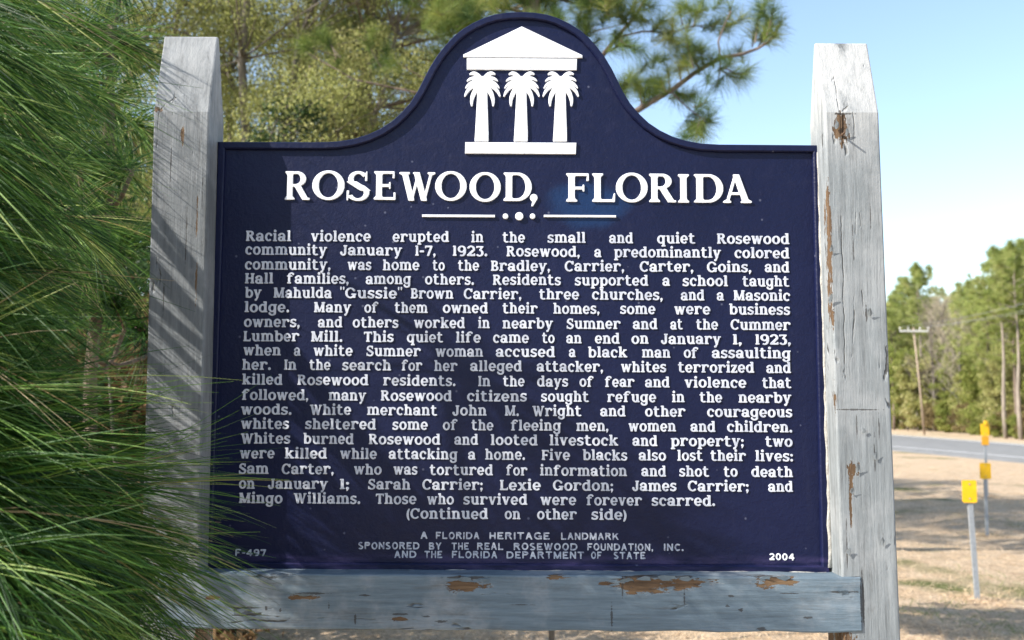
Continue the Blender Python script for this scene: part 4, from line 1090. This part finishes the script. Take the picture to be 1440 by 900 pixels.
# ------------------------------------------------------------------ trees across the road
M_FARPINE = foliage('roadside_pine_needles', [(0, (.14,.19,.05)), (.5, (.31,.36,.10)), (1, (.48,.47,.20))], .5, .6, .2)
far_group = 'trees across the road'
protoP = pine('roadside_pine', 13.5, .58, 2.4, 26, 8, 30, .55, .040, 71, .5, 'tall roadside pine', far_group, M_FARPINE, r0=.17)
for o_ in protoP.children:
    if o_.name.startswith('trunk'): o_.data.materials[0] = bark('pale_pine_bark', (.14,.115,.09), (.32,.27,.22), 5)
protoQ = pine('roadside_pine', 12.0, .42, 3.0, 32, 9, 32, .55, .040, 72, .62, 'full roadside pine', far_group, M_FARPINE, r0=.17)
protoB = broadleaf('roadside_tree', 9.0, 2.7, 90, 12000, .26, M_YELGR, 73, 'leafy roadside tree', far_group, tint0=.45, cl_r=.7)
protoO = broadleaf('roadside_tree', 7.0, 2.4, 80, 11000, .24, M_OLIVE, 74, 'olive roadside tree', far_group, tint0=.62, cl_r=.65, low=.6)
protoS = broadleaf('roadside_shrub', 3.0, 1.9, 60, 9000, .17, M_YELGR, 75, 'roadside shrub', 'shrubs across the road', trunk_h=.1, r0=.05, cl_r=.5, fork=5, low=.15, cat='shrub')
protoR = broadleaf('roadside_shrub', 2.6, 1.7, 50, 7000, .17, M_TAN, 76, 'brown roadside shrub', 'shrubs across the road', trunk_h=.1, r0=.05, cl_r=.5, fork=5, low=.15, cat='shrub')
def bare_tree(H, seed):
    rr_ = random.Random(seed); root = empty('bare_tree', (0,0,0), 'bare tree', 'tree', far_group); mb = MB(); tw = MB()
    mb.tube([Vector((0,0,-.2)), Vector((.1,0,H*.4)), Vector((.0,.05,H*.75)), Vector((.05,0,H))], [.13,.10,.06,.015], 7)
    for i in range(60):
        z = H*rr_.uniform(.2, .97); an = rr_.uniform(0, 6.28); l_ = (H-z)*.42 + .7
        a = Vector((.05,0,z)); b = a + Vector((math.cos(an)*l_*.6, math.sin(an)*l_*.6, l_*.75)); pts = wiggle(a, b, 3, .07, rr_); limb(mb, pts, .03, .01, 4)
        for j in range(9):
            c = a.lerp(b, rr_.uniform(.3, 1)); d = c + Vector((rr_.uniform(-.6,.6), rr_.uniform(-.6,.6), rr_.uniform(.1,.9))); limb(tw, wiggle(c, d, 2, .08, rr_), .014, .006, 3)
    mb.build('trunk', M_GREYBARK, root, smooth=True); tw.build('crown', plain('grey_twigs', (.27,.235,.17), .2, 3), root)
    return root
protoD = bare_tree(9.5, 77)

FAR = [ # proto, u, Y, scale, label
 (protoP, 1262, 118, 1.12, 'tall pine with dark top nearest to the right post, across the road'),
 (protoP, 1296, 108, 1.28, 'tallest pine just left of the utility pole'),
 (protoQ, 1322, 112, 1.10, 'bushy pine behind the utility pole'),
 (protoD, 1330, 94, 1.28, 'bare grey tree right of the utility pole'),
 (protoD, 1350, 88, 1.05, 'bare thin tree left of the gap between the pines'),
 (protoP, 1367, 102, 1.10, 'slender pine rising alone in the gap of the tree line'),
 (protoQ, 1392, 78, .90, 'rounded bright green pine beyond the yellow marker posts'),
 (protoQ, 1428, 70, .93, 'large green pine at the right edge of the picture'),
 (protoP, 1418, 84, 1.12, 'pine with straight pale trunk behind the rounded green pine'),
 (protoP, 1452, 66, .95, 'pine cut off by the right edge of the picture'),
 (protoB, 1275, 100, .85, 'yellow-green leafy tree left of the utility pole foot'),
 (protoB, 1345, 92, .72, 'yellow-green leafy tree in the middle of the far tree line'),
 (protoO, 1305, 104, .90, 'olive tree directly behind the utility pole'),
 (protoO, 1372, 86, .80, 'olive tree beneath the slender lone pine'),
 (protoO, 1410, 72, .72, 'olive tree low between the two big green pines'),
 (protoB, 1236, 112, 1.0, 'leafy tree partly hidden by the right post'),
 (protoQ, 1210, 124, 1.1, 'pine hidden behind the right post'),
 (protoB, 1490, 62, .9, 'leafy tree beyond the right edge of the picture'),
 (protoQ, 1530, 60, .95, 'bushy pine beyond the right edge of the picture'),
 (protoP, 1150, 135, 1.1, 'pine behind the right part of the marker panel'),
 (protoQ, 1090, 150, 1.1, 'pine far behind the marker panel'),
 (protoQ, 1285, 130, 1.15, 'back-row pine left of the utility pole'), (protoP, 1345, 128, 1.25, 'back-row pine filling the gap of the bare trees'), (protoB, 1400, 96, 1.0, 'leafy back-row tree under the rounded green pine'),
 (protoQ, 1256, 104, 1.02, 'broad pine half covered by the right post'), (protoQ, 1308, 122, 1.3, 'broad pine whose crown stands behind the crossarm'), (protoP, 1278, 126, 1.35, 'tall back-row pine between right post and utility pole'),
 (protoQ, 1374, 90, .98, 'pine filling the ground between the bare trees and the rounded pine'), (protoQ, 1410, 88, 1.05, 'broad back-row pine beyond the farthest marker'), (protoB, 1322, 100, .95, 'pale leafy tree behind the bare grey tree'),
 (protoO, 1290, 98, 1.0, 'olive tree just left of the pole'), (protoO, 1440, 74, 1.0, 'olive tree at the right picture edge'), (protoD, 1420, 76, .9, 'bare tree in front of the large right pine'), (protoB, 1385, 84, .8, 'leafy tree low beneath the rounded green pine'),
 (protoQ, 1252, 136, 1.30, 'back-row pine rising beside the right post edge'), (protoB, 1270, 132, 1.35, 'tall leafy tree at the back between right post and pole'), (protoQ, 1300, 140, 1.40, 'high back-row pine above the crossarm'),
 (protoB, 1318, 126, 1.30, 'tall leafy tree at the back, right of the pole top'), (protoB, 1338, 120, 1.15, 'leafy tree at the back behind the bare grey tree'), (protoB, 1360, 112, 1.10, 'leafy tree at the back beneath the lone pine'),
 (protoQ, 1384, 104, 1.10, 'back-row pine between lone pine and rounded green pine'), (protoB, 1412, 100, 1.20, 'leafy back-row tree beyond the farthest yellow marker'), (protoQ, 1438, 96, 1.15, 'back-row pine at the right picture edge'), (protoD, 1312, 96, 1.25, 'bare grey tree close to the right of the pole'),
 (protoP, 1413, 67, .92, 'pine with bare pale trunk right of the farthest yellow marker'), (protoP, 1434, 63.5, .90, 'second bare-trunked pine, next to the right picture edge'),
 (protoS, 1262, 108, 1.0, 'yellowish shrub at the road edge by the right post'), (protoR, 1285, 106, 1.0, 'brown shrub left of the pole foot'), (protoS, 1308, 98, 1.0, 'green shrub right of the pole foot'),
 (protoR, 1325, 94, 1.05, 'reddish brown shrub in the middle of the road edge'), (protoS, 1345, 88, 1.0, 'light green shrub beyond the road middle'), (protoR, 1362, 84, .9, 'brown shrub beneath the slender lone pine'),
 (protoS, 1378, 78, .8, 'green shrub behind the farthest yellow marker'), (protoS, 1405, 71, .55, 'low bright green bush at road edge right of the yellow markers'), (protoR, 1422, 71, .8, 'brown shrub beneath the large right pine'),
 (protoS, 1440, 66, .55, 'low bright bush at the right picture edge'), (protoS, 1235, 116, 1.1, 'green shrub hidden behind the right post'), (protoR, 1470, 64, .9, 'brown shrub beyond the right edge of the picture'),
]
used = set()
for pr, u, Y, s, lab in FAR:
    p = P(u, 560, Y); p.x = max(p.x, float(fb_(np.array(Y))) + 3.2)
    if pr.name not in used:
        used.add(pr.name); o = pr
        o.location = (p.x, Y, 0); o.scale = (s,)*3; o['label'] = lab; o.rotation_euler.z = Y*1.7
    else:
        o = copy_thing(pr, (p.x, Y, 0), Y*1.7, lab, s)

# woods left of the verge, behind the marker: they also throw the shadows lying on the grass
VERGE = [(protoP, (3.5, 47), .8, 'pine far behind the marker panel, shading the road'), (protoB, (-7.5, 24), .9, 'leafy tree behind the marker panel left of centre'),
         (protoQ, (-9.5, 18), .8, 'pine deep behind the left needles'), (protoP, (-13, 24), .9, 'tall pine deep at the far left'), (protoQ, (-5.0, 33), .85, 'pine in the woods behind the arch'), (protoB, (-8, 30), 1.0, 'leafy tree at the back of the left woods'),
         (protoQ, (-17, 15), .7, 'pine at the far left edge of the woods'), (protoB, (2.0, 62), 1.0, 'leafy tree far behind the marker panel')]
put(broadleaf('small_tree', 3.0, .62, 40, 5200, .07, M_OLIVE, 41, 'small leafy tree hidden behind the marker panel, shading the grass at its right', None, trunk_h=.55, r0=.016, cl_r=.26, cat='tree', low=2.1), 775, 6.0)
for pr, (x, y), s, lab in VERGE:
    o = copy_thing(pr, (x, y, 0), x*2.3, lab, s); o['group'] = 'woods behind the marker'

# ------------------------------------------------------------------ utility pole
pole_b = P(1300, 600, 78.0); pole_b.z = 0
pt = empty('utility_pole', (pole_b.x, pole_b.y, 0), 'thin wooden utility pole with pale crossarm in front of the far trees', 'utility pole')
ph = P(1291, 465, pole_b.y).z
M_POLE = bark('pole_wood', (.20,.15,.11), (.36,.28,.21), 5)
mb = MB(); mb.tube([(0,0,-.3),(-.28,0,ph*.5),(-.62,0,ph+.25)], [.085,.08,.065], 10); mb.build('pole', M_POLE, pt, smooth=True)
PALE = plain('weathered_crossarm', (.56,.55,.52), .12, 4)
xa = lambda z: -.62*z/ph
mb = MB(); mb.box(xa(ph)-1.1, -.18, ph-.11, xa(ph)+1.1, -.09, ph+.03); mb.build('crossarm', PALE, pt, bevel=.01)
for dx in (-1.1, -.45, .45, 1.1):
    mb = MB(); c = xa(ph)+dx; mb.tube([(c,-.14,ph+.03),(c,-.14,ph+.09),(c,-.14,ph+.14),(c,-.14,ph+.24),(c,-.14,ph+.26)], [.02,.02,.06,.045,.01], 8); mb.build('insulator', PALE, pt, smooth=True)
WIRE = plain('wire', (.22,.22,.22), .1, 3, .5)
for dx in (-1.1, .45, 1.1):
    mb = MB(); a = Vector((xa(ph)+dx, -.14, ph+.26)); b = a + Vector((-7, -62, 1.0)); pts = [a.lerp(b, t) + Vector((0,0,-1.3*math.sin(math.pi*t))) for t in np.linspace(0,1,17)]
    mb.tube(pts, [.011]*17, 4); mb.build('wire', WIRE, pt)

# ------------------------------------------------------------------ yellow utility markers on the verge
M_YEL = plain('yellow_plate', (.80,.45,.012), .10, 20, .45); M_GALV = plain('galvanised_post', (.27,.285,.30), .2, 30, .45); M_AMB = plain('amber_plate', (.62,.30,.02), .1, 20, .4); M_DKMARK = plain('faded_print', (.45,.22,.02), .2, 30, .5)
def verge_marker(u, vb, vt, pw, ph_, label, two=False, lean=0.0):
    b = G(u, vb); Y = b.y; k = Y/F_PX
    r = empty('utility_marker', (b.x, b.y, float(gz(b.x, b.y))), label, 'marker post', 'yellow utility markers on the verge')
    H = (vb-vt)*k*1.01; mb = MB()
    lx = lean*k
    # U-channel post
    w_, d_, t_ = .020, .018, .004
    sec = [(-w_,0),(-w_,d_),(-w_*.45,d_),(-w_*.45,d_-t_),(-w_+t_,d_-t_),(-w_+t_,t_),(w_-t_,t_),(w_-t_,d_-t_),(w_*.45,d_-t_),(w_*.45,d_),(w_,d_),(w_,0)]
    n = len(sec); V_ = [(x, y, -.3) for x, y in sec] + [(x+lx, y, H) for x, y in sec]
    mb.add(V_, [[i, (i+1) % n, n+(i+1) % n, n+i] for i in range(n)] + [list(range(n, 2*n)), list(reversed(range(n)))])
    mb.build('post', M_GALV, r)
    W, Hh = pw*k, ph_*k
    mb = MB(); cs = []
    for (sx, sz, a0) in ((1,1,0),(-1,1,90),(-1,-1,180),(1,-1,270)):
        for a in (0, 45, 90):
            cs.append((lx + sx*(W/2-.012)+.012*math.cos(rad(a0+a)), H - Hh/2 + sz*(Hh/2-.012)+.012*math.sin(rad(a0+a))))
    n = len(cs); mb.add([(x, -.009, z) for x, z in cs] + [(x, -.002, z) for x, z in cs], [list(reversed(range(n))), list(range(n, 2*n))] + [[i, (i+1) % n, n+(i+1) % n, n+i] for i in range(n)])
    pl = mb.build('plate', M_YEL, r)
    for dz in (.32, -.32):
        mb = MB(); mb.tube([(lx, -.0095, H-Hh/2+dz*Hh), (lx, -.014, H-Hh/2+dz*Hh)], [.007,.006], 8); mb.build('bolt', M_GALV, pl)
    if two:
        mb = MB(); mb.box(lx-W*.45, -.012, H-Hh*1.75, lx+W*.40, -.004, H-Hh*1.04); mb.build('lower_plate', M_AMB, r, bevel=.002)
        mb = MB(); mb.tube([(lx+W*.15,-.006,H-.01),(lx+W*.15,-.006,H+.25*Hh)], [W*.28, W*.22], 10); mb.build('cap', M_YEL, r)
    return r
verge_marker(1377.5, 845, 683, 20, 31, 'nearest yellow marker plate on a leaning galvanised post in dry grass', lean=-9)
verge_marker(1388.5, 748, 648, 15.5, 22, 'middle yellow marker plate on straight post, right of the nearest one')
verge_marker(1388.5, 700, 600, 12, 17, 'farthest yellow marker, tallest in the picture, with an amber plate below', True)

# ------------------------------------------------------------------ grass on the verge
M_STRAW = foliage('dry_grass_blades', [(0, (.44,.295,.17)), (.45, (.69,.52,.345)), (.8, (.80,.65,.475)), (.87, (.22,.25,.08)), (1, (.09,.16,.04))], .3, .7, .2)
rg = np.random.default_rng(99)
def verge_points(n, y0, y1, a, b):
    y = y0*(y1/y0)**rg.random(n); x = y*rg.uniform(a, b, n)
    return x, y
cxx, cyy = verge_points(2600, 5.0, 40, -.62, .56)
k_ = rg.integers(0, 2600, 62000); x, y = verge_points(40000, 5.0, 40, -.62, .56)
x = np.concatenate([x, cxx[k_] + rg.normal(size=62000)*.10]); y = np.concatenate([y, cyy[k_] + rg.normal(size=62000)*.10])
for (bu, bv) in ((1377.5,845),(1388.5,748),(1388.5,700)):
    b_ = G(bu, bv); x = np.concatenate([x, b_.x + rg.normal(size=500)*.13]); y = np.concatenate([y, b_.y + rg.normal(size=500)*.13])
ok = (x < 16.5) & (x > -11); x, y = x[ok], y[ok]; n = len(x)
patchy = np.sin(x*.9+1.0)*np.sin(y*.55+.6) + .5*np.sin(x*2.3+y*1.7)
tint = np.clip(rg.normal(.45, .2, n), 0, .83); green = (patchy > .75) & (rg.random(n) < .8); tint[green] = rg.uniform(.86, 1, green.sum())
base = np.stack([x, y, gz(x, y)-.01], 1)
sz = .05 + .11*rg.random(n); sz *= np.where(rg.random(n) < .08, 1.9, 1)
dirs = unit(rg.normal(size=(n,3))*np.array([1,1,.25]) + np.array([0,0,.75]))
V_, F_, k = needles(base, dirs, sz, (.0028 + .0007*y/6), .5, 2, rg)
tag(np_mesh('dry_grass', V_, F_, M_STRAW, None, False, np.repeat(tint, k)), 'short dry straw-coloured grass covering the verge', 'grass', kind='stuff')
